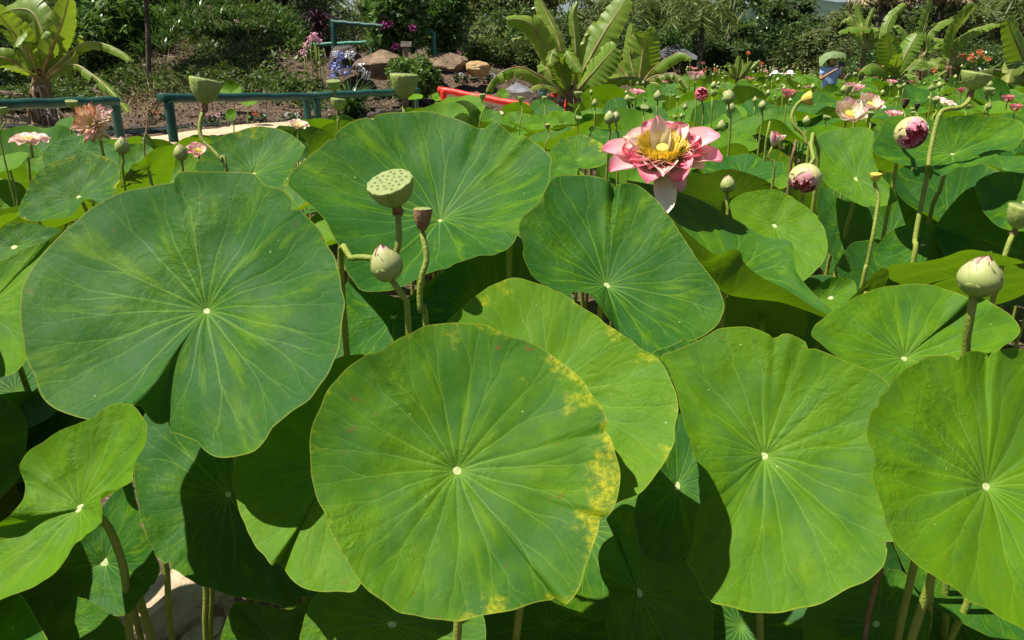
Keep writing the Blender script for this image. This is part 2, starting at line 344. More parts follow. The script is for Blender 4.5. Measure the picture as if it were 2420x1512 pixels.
def hero_leaf(label, outline, c, d, elev, az=0., cup=.06, wave=.028, age=.5, yel=.2, NS=168, NR=30, stalk=True, disc=True, seed=None, group=None, cat='leaf', name='lotus_leaf', spin=0., ydir=.3):
    cup = cup*1.7+.05 if elev < 100 else cup; HERO_N[0] += 1; rs = np.random.default_rng(seed or HERO_N[0]*11)
    n = nrm(elev, az); C = at(c[0], c[1], d); ex, ey, n = basis(n, spin)
    out = np.array([(p[0], p[1], p[2] if len(p) > 2 else 0.) for p in outline])
    S = catmull(out, NS, closed=True)
    ph = rs.uniform(0, 6.28, 4)
    def hit(u, v, off):
        r = ray(u, v); dn = r.dot(n); t = ((C+n*off)-CAM).dot(n)/dn; return CAM+r*t-C
    q0 = [hit(u, v, 0) for u, v, _ in S]; R = float(np.mean([q.length for q in q0]))
    th = np.array([math.atan2(q.dot(ey), q.dot(ex)) for q in q0])
    # fine edge irregularity
    jit = .005*R*np.sin(17*th+ph[0])+.004*R*np.sin(29*th+ph[1])*np.sin(3*th+ph[2])
    he = leaf_height(np.ones(NS), th, R, cup, wave, ph, S[:, 2]*R)-leaf_height(np.zeros(1), np.zeros(1), R, cup, wave, ph, 0)[0]
    E = np.array([[(q := hit(u, v, h)).dot(ex), q.dot(ey)] for (u, v, _), h in zip(S, he)])
    for _k in range(int(rs.integers(1, 5))):
        j_ = int(rs.integers(0, NS)); jit[j_] -= R*rs.uniform(.015, .05); jit[(j_+1) % NS] -= R*rs.uniform(.0, .02)
    rr = np.linalg.norm(E, axis=1); E *= ((rr+jit)/rr)[:, None]; th = np.arctan2(E[:, 1], E[:, 0])
    rho = np.concatenate([[.012], np.linspace(.04, .9, NR-7), [.93, .955, .972, .984, .993, 1.]])
    XY = rho[:, None, None]*E[None]
    RH = np.repeat(rho[:, None], NS, 1); TH = np.repeat(th[None], len(rho), 0)
    H = leaf_height(RH, TH, R, cup, wave, ph, S[None, :, 2]*R*RH**3)-leaf_height(np.zeros(1), np.zeros(1), R, cup, wave, ph, 0)[0]
    H += .02*R*np.sin(5.3*XY[..., 0]/R*2+ph[1])*np.sin(4.1*XY[..., 1]/R*2+ph[2])*np.minimum(RH*2, 1)*(1-RH**4)
    W = np.array(C)+XY[..., 0:1]*np.array(ex)+XY[..., 1:2]*np.array(ey)+H[..., None]*np.array(n)
    UVc = np.stack([RH*np.cos(TH), RH*np.sin(TH)], -1)
    z0 = gzf(C.x, C.y+.05); root = thing(name, label, cat, (C.x, C.y+.06, z0), group)
    mb = MB(); nv = len(rho)*NS
    f = grid_faces(len(rho), NS, True)
    V = np.concatenate([W.reshape(-1, 3), [np.array(C)]]); uv = np.concatenate([UVc.reshape(-1, 2), [[0, 0]]])
    f += [(nv, (j+1) % NS, j) for j in range(NS)]
    # faces must show their upper side to +n
    area = float(np.sum(E[:, 0]*np.roll(E[:, 1], -1)-np.roll(E[:, 0], -1)*E[:, 1]))   # > 0: outline runs anticlockwise seen from above
    a0 = np.array([UVc.reshape(-1, 2)[i] for i in f[0]]); s0 = float(np.sum(a0[:, 0]*np.roll(a0[:, 1], -1)-np.roll(a0[:, 0], -1)*a0[:, 1]))
    if area > 0: f = [q[::-1] for q in f]
    mb.add(V, f, uv); bl = build('blade', mb, LEAF, root); bl['age'] = age; bl['yel'] = yel; bl['ydir'] = ydir
    if disc:
        dm = MB(); k = 18; a = np.linspace(0, 2*math.pi, k, endpoint=False); rd = .0105*(1+.10*np.cos(2*a+1)); L = []
        for rr_, hh in ((1., -.001), (.96, .0022), (.5, .0030), (.12, .0022)):
            L.append(np.array(C)+(rr_*rd*np.cos(a))[:, None]*np.array(ex)+(rr_*rd*np.sin(a))[:, None]*np.array(ey)+(hh+.001)*np.array(n))
        dm.add(np.concatenate(L), grid_faces(4, k, True)+[tuple(3*k+j for j in range(k))]); build('centre_disc', dm, DISC, root)
    if stalk: stalk_to(root, C, n, z0)
    return root

A_ = [(412,432),(420,410),(470,404),(540,404),(600,412),(630,437),(668,452),(700,482),(740,525),(775,575),(800,640),(812,700),(810,770),(797,830),(775,885),(740,930),(690,975),(645,1010),(630,1035),(600,1065),(560,1080,-.03),(530,1083,-.05),(505,1078,-.06),(480,1060,-.08),(466,1040,-.10),(440,1035,-.13),(400,1020,-.16),(365,998,-.14),(345,977,-.08),(325,959,.02),(308,951,.06),(290,957,.07),(265,975,.06),(230,988,.04),(190,988,.02),(150,975),(105,945),(80,900),(65,860),(55,810),(50,760),(55,700),(70,650),(100,600),(140,560),(170,530),(210,495),(260,465),(310,450),(350,440),(390,433)]
B_ = [(975,785),(1010,770),(1060,762),(1100,762),(1150,770),(1200,790),(1260,812),(1300,835),(1340,865),(1370,895),(1395,925),(1420,960),(1433,990),(1436,1003),(1428,1015,-.03),(1445,1040),(1460,1080),(1464,1120),(1462,1160),(1455,1195),(1440,1218),(1418,1226,-.04),(1412,1260),(1400,1290),(1392,1325),(1375,1370),(1355,1410,.02),(1340,1429,.03),(1326,1430,-.03),(1315,1421,-.08),(1290,1420,-.06),(1240,1432,-.02),(1180,1448),(1120,1460),(1050,1467),(980,1455),(930,1438),(880,1405),(845,1365),(815,1320),(790,1270),(765,1215),(750,1175),(735,1120),(731,1070),(737,1010),(755,960),(785,910),(825,865),(858,842,.02),(878,838,.06),(900,832,.03),(935,802)]
C_ = [(1205,658),(1240,660),(1280,672),(1330,695),(1370,720),(1420,755),(1470,790),(1520,825),(1555,850),(1580,885),(1597,930),(1602,970),(1595,1020),(1585,1065),(1560,1110),(1530,1145),(1510,1166),(1480,1180),(1440,1195),(1350,1210),(1250,1210),(1150,1190),(1060,1130),(1000,1050),(980,960),(1000,880),(1030,800),(1060,755),(1100,720),(1150,680),(1180,665)]
D_ = [(676,435),(690,400),(720,370),(760,340),(800,310),(840,285),(900,270),(960,265),(1020,263),(1060,275),(1105,292),(1135,305,-.04),(1155,296,-.02),(1170,290,.03),(1190,305),(1215,325,-.04),(1235,319,.02),(1260,330),(1285,350),(1300,375),(1302,410),(1295,440),(1275,475),(1250,500),(1235,525),(1215,555),(1180,585),(1130,608),(1080,625),(1030,640),(990,655),(960,670),(930,683),(890,685),(850,678),(825,650),(810,620),(805,600),(790,560),(760,520),(725,485),(695,455)]
E_ = [(1322,413),(1350,412),(1400,415),(1435,424,.03),(1452,445,-.10),(1464,430,.02),(1510,440),(1550,470),(1580,510),(1610,550),(1640,600),(1670,640),(1700,680),(1712,710),(1708,740),(1690,775),(1650,800),(1600,815),(1560,826),(1530,842),(1505,838,.05),(1490,827,.16),(1472,800,.18),(1448,765,.15),(1420,728,.06),(1400,702),(1375,692),(1330,690),(1285,672),(1250,640),(1237,600),(1238,580),(1226,545),(1236,512),(1270,485),(1290,450),(1302,425)]
F_ = [(1562,840),(1600,825),(1640,810),(1680,785),(1700,775),(1750,772),(1795,778),(1820,790),(1830,800,-.05),(1850,790),(1868,790,.03),(1890,800),(1930,822),(1990,850),(2050,870),(2080,890),(2105,915),(2120,960),(2125,1020),(2125,1090),(2120,1150),(2115,1200),(2112,1270),(2100,1300,-.03),(2085,1340),(2050,1370),(2000,1395),(1950,1420),(1890,1440),(1830,1448),(1770,1445),(1700,1430),(1675,1415),(1660,1395,-.03),(1648,1370,.02),(1635,1345),(1620,1328),(1632,1300),(1640,1265),(1645,1220),(1650,1180),(1652,1130),(1645,1090),(1630,1040),(1610,980),(1600,930),(1585,880)]
G_ = [(2105,908),(2130,880),(2160,858),(2200,840),(2250,834),(2300,830),(2335,836,-.08),(2350,830),(2400,824),(2480,830),(2560,860),(2620,930),(2650,1020),(2650,1120),(2630,1230),(2600,1330),(2540,1430),(2480,1490),(2440,1500),(2415,1481),(2380,1465),(2330,1440),(2290,1420),(2250,1390),(2210,1365),(2170,1335),(2135,1305),(2110,1275),(2095,1240),(2080,1190),(2065,1140),(2060,1110,-.02),(2065,1080),(2055,1050),(2048,1020),(2055,985),(2075,945)]
H_ = [(1915,790),(1950,750),(2000,715),(2050,690),(2100,675),(2150,670),(2200,673),(2250,688),(2295,706,.05),(2312,700,-.1),(2345,715),(2390,745),(2412,775),(2400,800),(2360,830),(2330,900),(2280,960),(2200,980),(2120,960),(2050,920),(1990,855),(1940,815)]
I_ = [(340,990,.05),(342,1010,.06),(335,1050,.04),(318,1080),(312,1110,-.04),(316,1135),(300,1148),(270,1160),(245,1166),(245,1200),(240,1230),(222,1255),(195,1275),(175,1290),(160,1320),(140,1350),(110,1375),(70,1392),(20,1410),(-20,1425),(-60,1430),(-110,1380),(-120,1320),(-60,1260),(0,1235),(30,1215),(55,1180,-.05),(60,1150,-.1),(50,1120,-.06),(47,1100),(65,1070),(100,1045),(140,1020),(180,1000),(215,985),(260,955),(310,955)]
J_ = [(345,975),(318,1080),(320,1150),(335,1230),(365,1310),(420,1352),(480,1385),(560,1410),(640,1425),(680,1439,.05),(700,1432,-.05),(712,1412,-.08),(745,1416),(755,1395),(740,1350),(760,1250),(780,1150),(760,1050),(700,960),(600,920),(450,930)]
K_ = [(845,835,.03),(800,845),(740,880),(650,960),(580,1040),(552,1100),(552,1150),(565,1200),(585,1255),(620,1310),(645,1335,.04),(662,1330,-.10),(690,1372,-.02),(720,1390),(780,1399),(830,1398),(848,1385),(870,1350),(920,1300),(1000,1250),(1050,1150),(1020,1000),(950,880),(885,840)]
L_ = [(-30,1440),(40,1415),(110,1405),(180,1410),(240,1435),(280,1465),(295,1490),(290,1560),(200,1640),(50,1650),(-60,1600)]
M_ = [(300,1130),(315,1150),(340,1250),(375,1330),(370,1370),(330,1420),(290,1455),(200,1440),(100,1430),(40,1390),(150,1300),(220,1220)]
N_ = [(760,1395),(730,1430),(715,1480),(710,1540),(760,1620),(900,1660),(1050,1640),(1140,1560),(1147,1500),(1145,1460),(1120,1440),(1050,1400),(950,1360),(850,1375),(800,1388)]
O_ = [(560,1420),(530,1480),(520,1560),(600,1640),(720,1640),(800,1560),(760,1440),(735,1412),(680,1438),(620,1430)]
P_ = [(1433,1228),(1456,1258,-.04),(1423,1285),(1414,1325),(1423,1368),(1441,1408),(1433,1475),(1443,1520),(1470,1600),(1550,1680),(1660,1620),(1685,1490),(1680,1420),(1665,1395),(1640,1350),(1620,1330),(1590,1300),(1560,1260),(1520,1210),(1470,1192)]
Q_ = [(1500,1200),(1510,1290),(1540,1328),(1600,1326),(1640,1290),(1690,1200),(1690,1060),(1640,960),(1590,960),(1560,1040),(1530,1120)]
R__ = [(1900,1455),(1930,1420),(2000,1390),(2085,1350),(2130,1350),(2170,1390),(2195,1430),(2200,1480),(2180,1540),(2100,1600),(1980,1600),(1910,1540)]
S_ = [(-60,622),(0,612),(60,592),(110,572),(140,552),(165,535),(172,545),(150,590),(115,640),(100,700),(95,760),(80,820),(60,852),(40,880),(10,892),(-60,900),(-200,850),(-220,700),(-150,640)]
T_ = [(0,545),(20,530),(50,525),(90,530),(130,540),(145,552),(130,590),(80,620),(0,640),(-80,630),(-60,570)]
U_ = [(45,495),(60,450),(85,410),(120,385),(165,370),(205,358),(225,365),(260,373),(280,395),(283,420),(275,450),(262,475),(240,486,.05),(215,470,.10),(192,478,.05),(180,500),(160,515),(120,520),(80,522),(50,515)]
V_ = [(100,370),(115,345),(150,325),(185,315),(215,325),(260,335),(278,365),(270,400),(205,420),(140,415),(108,395)]
W_ = [(285,440),(295,415),(330,380),(370,350),(410,343),(418,355),(412,390),(400,430),(360,450),(320,452)]
X_ = [(462,405),(480,360),(520,325),(560,310),(610,298),(650,303),(690,318),(720,345),(712,375),(690,405),(670,432),(640,450),(590,455),(530,445),(490,430)]
Y_ = [(2060,345),(2075,320),(2090,290),(2120,275),(2170,272),(2220,275),(2270,272),(2330,272),(2390,280),(2416,290),(2420,320),(2400,345),(2370,360),(2330,385),(2270,395),(2240,410),(2220,416),(2200,408),(2195,392,.05),(2160,398),(2120,385),(2085,370),(2070,362)]
Z_ = [(1930,330),(1945,315),(1990,303),(2040,300),(2065,315),(2062,360),(2070,390),(2085,420),(2110,450),(2118,475),(2080,486),(2040,486),(1990,460),(1950,430),(1935,395)]
HERO = [
 ('large round lotus leaf with a torn drooping fold at its lower edge', A_, (491,737), 1.45, 46, -3, .05, .03, .34, .12),
 ('round lotus leaf with yellow blotched right margin, topmost of the front cluster', B_, (1080,1114), 1.12, 47, 4, .05, .022, .56, .7),
 ('yellow-green lotus leaf tucked behind the blotched round leaf, bearing a pod shadow', C_, (1290,935), 1.30, 50, -6, .05, .02, .92, .6),
 ('big wavy lotus leaf behind the large upright seed pod and the tilted bud', D_, (1041,524), 2.0, 60, 4, .09, .03, .34, .12),
 ('lotus leaf with a notched top and a ragged tongue hanging over its neighbour', E_, (1433,677), 1.62, 50, 8, .08, .02, .36, .2),
 ('glossy lotus leaf with a browned nick on its lower left rim', F_, (1806,1079), 1.40, 46, -14, .05, .02, .62, .15),
 ('lotus leaf beside a closed bud, carrying a dark crease at its top', G_, (2327,1152), 1.20, 48, 10, .06, .025, .8, .1),
 ('lotus leaf behind the closed bud stem, folded into a pale bluish right lobe', H_, (2135,850), 1.62, 58, -4, .06, .03, .62, .2),
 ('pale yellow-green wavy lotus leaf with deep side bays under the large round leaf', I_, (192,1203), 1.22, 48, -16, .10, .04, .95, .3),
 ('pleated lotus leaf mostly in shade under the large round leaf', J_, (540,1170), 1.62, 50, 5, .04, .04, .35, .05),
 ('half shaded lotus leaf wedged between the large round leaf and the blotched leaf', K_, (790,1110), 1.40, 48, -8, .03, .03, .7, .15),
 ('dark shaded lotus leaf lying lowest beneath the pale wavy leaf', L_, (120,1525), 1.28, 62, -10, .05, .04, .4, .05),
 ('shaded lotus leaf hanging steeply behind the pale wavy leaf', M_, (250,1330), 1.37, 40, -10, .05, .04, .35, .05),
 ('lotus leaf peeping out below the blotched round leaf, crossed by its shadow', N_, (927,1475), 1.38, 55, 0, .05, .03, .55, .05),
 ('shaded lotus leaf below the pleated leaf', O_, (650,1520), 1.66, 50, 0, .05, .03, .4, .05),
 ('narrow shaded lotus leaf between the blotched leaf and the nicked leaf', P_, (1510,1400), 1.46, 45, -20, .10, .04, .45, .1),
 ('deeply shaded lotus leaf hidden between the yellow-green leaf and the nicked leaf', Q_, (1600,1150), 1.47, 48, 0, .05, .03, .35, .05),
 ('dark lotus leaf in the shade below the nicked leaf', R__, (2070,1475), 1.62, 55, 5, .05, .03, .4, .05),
 ('sunlit lotus leaf pushing out from behind the large round leaf on its outer side', S_, (-40,740), 1.72, 52, -10, .06, .04, .6, .1),
 ('small crinkled dark lotus leaf above the sunlit outer leaf', T_, (35,585), 2.05, 48, 0, .05, .04, .4, .2),
 ('blue-green lotus leaf with yellow flecked upper rim by the log fence', U_, (187,467), 2.7, 52, 4, .08, .03, .35, .75),
 ('dark lotus leaf between the yellow flecked leaf and the log fence', V_, (190,370), 3.3, 50, 0, .05, .04, .25, .05),
 ('lotus leaf turned to show its veined underside beside two buds', W_, (352,402), 3.0, 118, 30, .06, .03, .5, .1),
 ('lotus leaf with yellow flecked tip behind the tall leaning seed pod', X_, (601,412), 2.9, 55, 0, .10, .03, .4, .55),
 ('broad shallow lotus leaf under the round pink and cream bloom', Y_, (2251,366), 2.35, 64, 0, .10, .03, .45, .1),
 ('sunlit lotus leaf with a yellow-green lower rim beside the hanging pink bud', Z_, (2023,425), 2.45, 48, -25, .06, .03, .6, .3),
 ('pale green lotus leaf behind the fat pod with a brown papery collar', [(2305,440),(2320,420),(2370,405),(2420,410),(2500,440),(2520,500),(2480,540),(2420,547),(2370,540),(2330,510),(2310,470)], (2420,480), 2.3, 52, 0, .06, .03, .45, .1),
 ('yellow-green lotus leaf behind the rolled leaf', [(1725,480),(1760,455),(1830,448),(1880,470),(1930,510),(1953,560),(1950,610),(1910,655),(1880,668),(1840,650),(1790,600),(1740,530)], (1830,535), 2.15, 48, -10, .05, .03, .9, .35),
 ('dark shaded lotus leaf between the long bent stem and the sunlit leaf', [(1935,440),(1990,470),(2050,490),(2065,550),(2050,620),(2010,645),(1960,600),(1935,520)], (2000,545), 2.6, 45, 20, .05, .03, .3, .05),
 ('shaded lotus leaf with a sunlit tip under the broad shallow leaf', [(2065,605),(2100,550),(2170,525),(2230,540),(2280,560),(2288,590),(2230,630),(2150,640),(2090,635)], (2180,580), 2.35, 55, 0, .05, .03, .4, .05),
 ('small lotus leaf with a curled sunlit rim over a dark gap', [(1895,712,.1),(1925,682,.15),(1955,660,.2),(1990,654,.2),(2018,664,.15),(2024,690,.05),(2015,720),(1980,745),(1930,740)], (1962,705), 2.05, 62, 0, .05, .03, .6, .1),
 ('lotus leaf seen from its dark veined underside behind the closed bud', [(2105,628),(2160,621),(2220,611),(2280,591),(2330,594),(2420,618),(2470,650),(2420,695),(2340,722),(2280,712),(2200,690),(2140,675),(2100,655)], (2290,665), 1.85, 122, 4, -.05, .03, .5, .1),
 ('brown-green underside of a drooping lotus leaf below the rolled leaf', [(1705,778),(1712,712),(1745,695),(1800,700),(1860,705),(1900,718),(1909,760),(1895,797),(1840,790),(1770,792)], (1800,745), 1.85, 135, -10, -.05, .03, .9, .3),
 ('pale lotus leaf underside folded up beside the dark underside', [(1990,730),(2020,695),(2055,655),(2085,634),(2100,640),(2098,662),(2080,690),(2040,715)], (2048,690), 1.78, 150, -30, 0, .02, 1., 0),
 ('shaded lotus leaf below the bent seed pod stem', [(815,680),(850,670),(900,690),(960,700),(1050,640),(1110,642),(1090,700),(1040,760),(980,820),(900,840),(820,845)], (930,750), 1.95, 60, 0, .05, .03, .3, .05),
]
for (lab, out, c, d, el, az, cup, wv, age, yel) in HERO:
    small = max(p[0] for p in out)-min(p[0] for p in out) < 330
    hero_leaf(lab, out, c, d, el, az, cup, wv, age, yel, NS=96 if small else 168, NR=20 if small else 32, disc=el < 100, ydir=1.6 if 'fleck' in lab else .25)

def loft_leaf(label, lines, age=.5, yel=.2, foot=(0, 0), n=60, m=26):
    """a rolled leaf: surface through several rows of points"""
    rows = [catmull([tuple(at(*p)) for p in ln], n) for ln in lines]
    Gd = np.stack([catmull(np.array([r[i] for r in rows]), m) for i in range(n)], 1)
    a = np.linspace(-1, 1, m)[:, None]; b = np.linspace(-1, 1, n)[None]
    uv = np.stack([a*np.sqrt(1-b*b/2)+0*b, b*np.sqrt(1-a*a/2)+0*a], -1)
    f = [q[::-1] for q in grid_faces(m, n)]; c = at(*foot); z0 = gzf(c.x, c.y)
    root = thing('lotus_leaf', label, 'leaf', (c.x, c.y, z0)); mb = MB(); mb.add(Gd.reshape(-1, 3), f, uv.reshape(-1, 2))
    bl = build('blade', mb, LEAF, root); bl['age'] = age; bl['yel'] = yel
    stalk_to(root, c, Vector((0, 0, 1)), z0); return root
loft_leaf('lotus leaf rolled lengthways like a trough, its inside in deep shade', [
  [(1480,425,2.0),(1560,440,2.02),(1650,470,2.02),(1740,520,2.0),(1805,556,1.97),(1862,566,1.92),(1876,585,1.88),(1882,640,1.82),(1930,700,1.74),(1992,752,1.69)],
  [(1500,470,1.92),(1570,500,1.92),(1650,560,1.9),(1730,610,1.88),(1790,640,1.86),(1835,655,1.84),(1860,670,1.81),(1885,690,1.78),(1930,725,1.72),(1990,758,1.68)],
  [(1545,505,1.78),(1590,560,1.77),(1650,630,1.76),(1710,690,1.75),(1770,705,1.74),(1820,710,1.73),(1850,715,1.72),(1890,728,1.7),(1935,745,1.68),(1987,765,1.665)],
  [(1575,500,1.66),(1620,545,1.64),(1690,600,1.62),(1726,588,1.6),(1750,595,1.6),(1758,620,1.61),(1795,652,1.62),(1855,682,1.63),(1930,730,1.645),(1984,757,1.66)]],
  .45, .35, (1712, 688, 1.75))

# generic leaf meshes for the field: unit radius, local +Z up
def leaf_variant(seed, cup, wave, NS=60, NR=10):
    r = np.random.default_rng(seed); ph = r.uniform(0, 6.28, 4); th = np.linspace(0, 2*math.pi, NS, endpoint=False)
    rad = 1+.05*np.sin(2*th+ph[1])+.03*np.sin(3*th+ph[2])+.018*np.sin(7*th+ph[3])
    rho = np.concatenate([[.04], np.linspace(.12, .9, NR-4), [.96, .985, 1.]])
    RH = np.repeat(rho[:, None], NS, 1); TH = np.repeat(th[None], len(rho), 0)
    H = leaf_height(RH, TH, 1., cup, wave, ph, 0.)-leaf_height(np.zeros(1), np.zeros(1), 1., cup, wave, ph, 0.)[0]
    fold = r.uniform(0, 6.28); d = np.cos(TH-fold); H += r.uniform(-.1, .55)*np.maximum(d-.55, 0)*RH**2*2
    V = np.stack([RH*rad*np.cos(TH), RH*rad*np.sin(TH), H], -1).reshape(-1, 3); V = np.concatenate([V, [[0, 0, 0]]])
    uv = np.concatenate([np.stack([RH*np.cos(TH), RH*np.sin(TH)], -1).reshape(-1, 2), [[0, 0]]])
    f = grid_faces(len(rho), NS, True); nv = len(V)-1; f += [(nv, (j+1) % NS, j) for j in range(NS)]; f = [q[::-1] for q in f]
    if True:
        a_, b_, c_ = (Vector(V[f[NS][i]]) for i in (0, 1, 2))
        if (b_-a_).cross(c_-a_).z < 0: f = [q[::-1] for q in f]
    m = raw_mesh('blade', V, f, uv); m.materials.append(LEAF); return m
VARS = [leaf_variant(100+i, c, wv) for i, (c, wv) in enumerate([(.05, .05), (.12, .06), (.2, .05), (.3, .05), (.10, .10), (.22, .10), (.02, .08), (.4, .06), (.15, .13), (.28, .12)])]
def mid_leaf(pos, n, R, label, group=None, var=None, age=None, yel=None, spin=None, name='lotus_leaf'):
    pos = Vector(pos); z0 = gzf(pos.x, pos.y); root = thing(name, label, 'leaf', (pos.x, pos.y, z0), group)
    b = bpy.data.objects.new('blade', VARS[random.randrange(len(VARS)) if var is None else var]); COL.objects.link(b); b.parent = root
    ex, ey, n = basis(n, random.uniform(0, 6.28) if spin is None else spin); m = Matrix((ex, ey, n)).transposed()
    b.location = (0, 0, pos.z-z0); b.rotation_euler = m.to_euler(); b.scale = (R, R, R)
    b['age'] = random.uniform(.15, .85) if age is None else age; b['yel'] = (random.random()**3) if yel is None else yel
    mb = MB(); top = pos; foot = pos+Vector((random.uniform(-.1, .1), random.uniform(-.02, .15), 0)); foot.z = z0-.05
    mid = (top+foot)*.5+Vector((random.uniform(-.03, .03), 0, 0))
    tube(mb, catmull([top-n*.002, top-n*.05, mid, foot], 8), np.linspace(.006, .010, 8), 6); build('stalk', mb, STALK, root); return root
MID = [ # u, v, width, height, underside?, label, age, yel
 (1085,265,118,66,0,'upright lotus leaf in front of the red rail post',.75,.15),(1218,290,66,44,0,'small lotus leaf under three thin pods by the sandy path',.6,.3),(1282,294,72,46,0,'small yellowish lotus leaf below the pod with a crooked stem',.6,.6),
 (1332,291,78,60,0,'round lotus leaf with yellow stained upper rim below the central banana',.7,.7),(1397,303,66,60,0,'blue-green lotus leaf beside the yellow stained one',.4,.1),(1430,245,122,64,1,'lotus leaf showing a dark underside at the foot of the central banana',.4,.1),
 (1465,270,86,66,0,'deep green round lotus leaf behind the twin buds',.2,.05),(1530,294,100,56,0,'deep green lotus leaf above the big pink flower',.25,.05),(1340,325,84,44,1,'dark cupped lotus leaf below the yellow stained leaf',.4,.1),(1428,318,80,46,1,'dark cupped lotus leaf below the twin buds',.5,.2),
 (1572,224,64,40,0,'lotus leaf at the foot of the second banana clump',.3,.1),(1366,378,134,88,0,'lotus leaf with browned yellow rim beside the big pink flower',.5,.8),(1318,398,90,60,0,'pale bluish lotus leaf below the brown rimmed leaf',.5,.1),(1285,258,66,36,0,'bluish lotus leaf before the fallen red rail',.3,.05),
 (1222,264,74,34,1,'dark lotus leaf underside before the sloping red rail',.4,.1),(1160,282,56,40,0,'small lotus leaf beside the upright one by the path',.5,.1),(1690,300,124,88,0,'bluish lotus leaf carrying the shadow of a tall bud',.35,.05),(1752,240,154,54,0,'wide lotus leaf behind the tall bud',.4,.05),
 (1655,244,98,42,1,'dark lotus leaf underside below the crimson bloom',.4,.05),(1810,308,134,46,0,'flat sunlit lotus leaf crossed by a cut stem',.5,.1),(1733,341,118,54,0,'lotus leaf with yellowed rim above the half open shaded flower',.6,.35),(1708,390,124,64,1,'dark lotus leaf behind the big pink flower',.3,.05),
 (1752,420,176,80,0,'dark green lotus leaf behind the small pointed bud',.2,.05),(1800,268,104,52,0,'lotus leaf behind the slim pointed bud',.3,.05),(1925,252,108,66,0,'lotus leaf in front of the person with the leaf hat',.35,.05),(1898,296,156,64,0,'broad lotus leaf behind the yellow pod on a curved stem',.35,.05),
 (2055,278,126,60,0,'lotus leaf below the pair of cream blooms',.35,.05),(2345,252,118,74,0,'lotus leaf behind the long elbowed pod stem',.5,.1),(2370,402,150,64,0,'lotus leaf below the broad shallow leaf',.35,.05),(2165,238,124,50,0,'lotus leaf behind the two blackened pods',.3,.05),
 (1825,406,46,44,0,'small lotus leaf with scorched tip',.9,.8),(2290,445,156,80,0,'lotus leaf in the shade of the broad shallow leaf',.25,.0),(750,312,104,46,1,'lotus leaf underside beside the tall leaning pod and the path',.5,.2),(322,384,96,66,0,'pale lotus leaf behind the pair of green buds',.5,.1),
 (20,470,90,120,0,'yellow-green lotus leaf standing on edge by the blue-green flecked leaf',1.,.5),(160,302,66,50,0,'lotus leaf below the withered bloom',.4,.1),(20,392,80,50,0,'lotus leaf below the pale pink flower',.7,.2),(690,352,70,70,0,'dark folded lotus leaf beside the yellow tipped leaf',.1,.05),
 (560,372,80,40,0,'lotus leaf half hidden behind the tall leaning pod stem',.4,.1),(2130,460,70,34,1,'narrow yellowish lotus leaf beside the thin small pod',.8,.4),(2340,690,110,60,0,'dark lotus leaf behind the closed bud',.3,.05),(1990,600,80,120,0,'lotus leaf in deep shade behind the curled rim',.2,.05),
 (1270,640,150,70,0,'shaded lotus leaf behind the notched leaf',.3,.05),(1150,620,100,60,1,'small shaded lotus leaf underside beneath the big wavy leaf',.7,.05),(870,560,140,60,0,'shaded lotus leaf beneath the big wavy leaf rim',.3,.05)]
for (u, v, wd, hg, back, lab, age, yel) in MID:
    p = atz(u, v, 1.17 if v < 430 else .95); d = (p-CAM).dot(FW)
    R = min(max(wd*d/F/2, .10), .36); vp = 18.5+math.degrees(math.atan((v-756)/F))
    k = math.degrees(math.acos(min(.95, hg/wd)))
    el = vp+k if not back else 180-(k-vp)
    mid_leaf(p, nrm(min(el, 128), random.uniform(-14, 14)), R, lab, var=random.choice([0, 1, 2, 4, 6]), age=age, yel=yel)
# leaves of the little pool behind the fence
for (u, v, wd, hg) in [(640,213,56,22),(685,203,46,34),(547,221,52,16),(547,272,28,22),(590,238,40,12),(1003,217,42,34),(1034,231,28,22),(980,232,40,16),(1190,222,30,16)]:
    p = atz(u, v, 1.12); p = aty(u, v, min(p.y, 17.5)); d = (p-CAM).dot(FW)
    mid_leaf(p, nrm(15+30*random.random()+30*(hg/wd < .5), random.uniform(-20, 20)), wd*d/F/2, 'bright green lotus leaf in the garden bed behind the log fence', 'lotus leaves behind the log fence', age=.9, yel=.3, var=random.choice([0, 1, 4]))
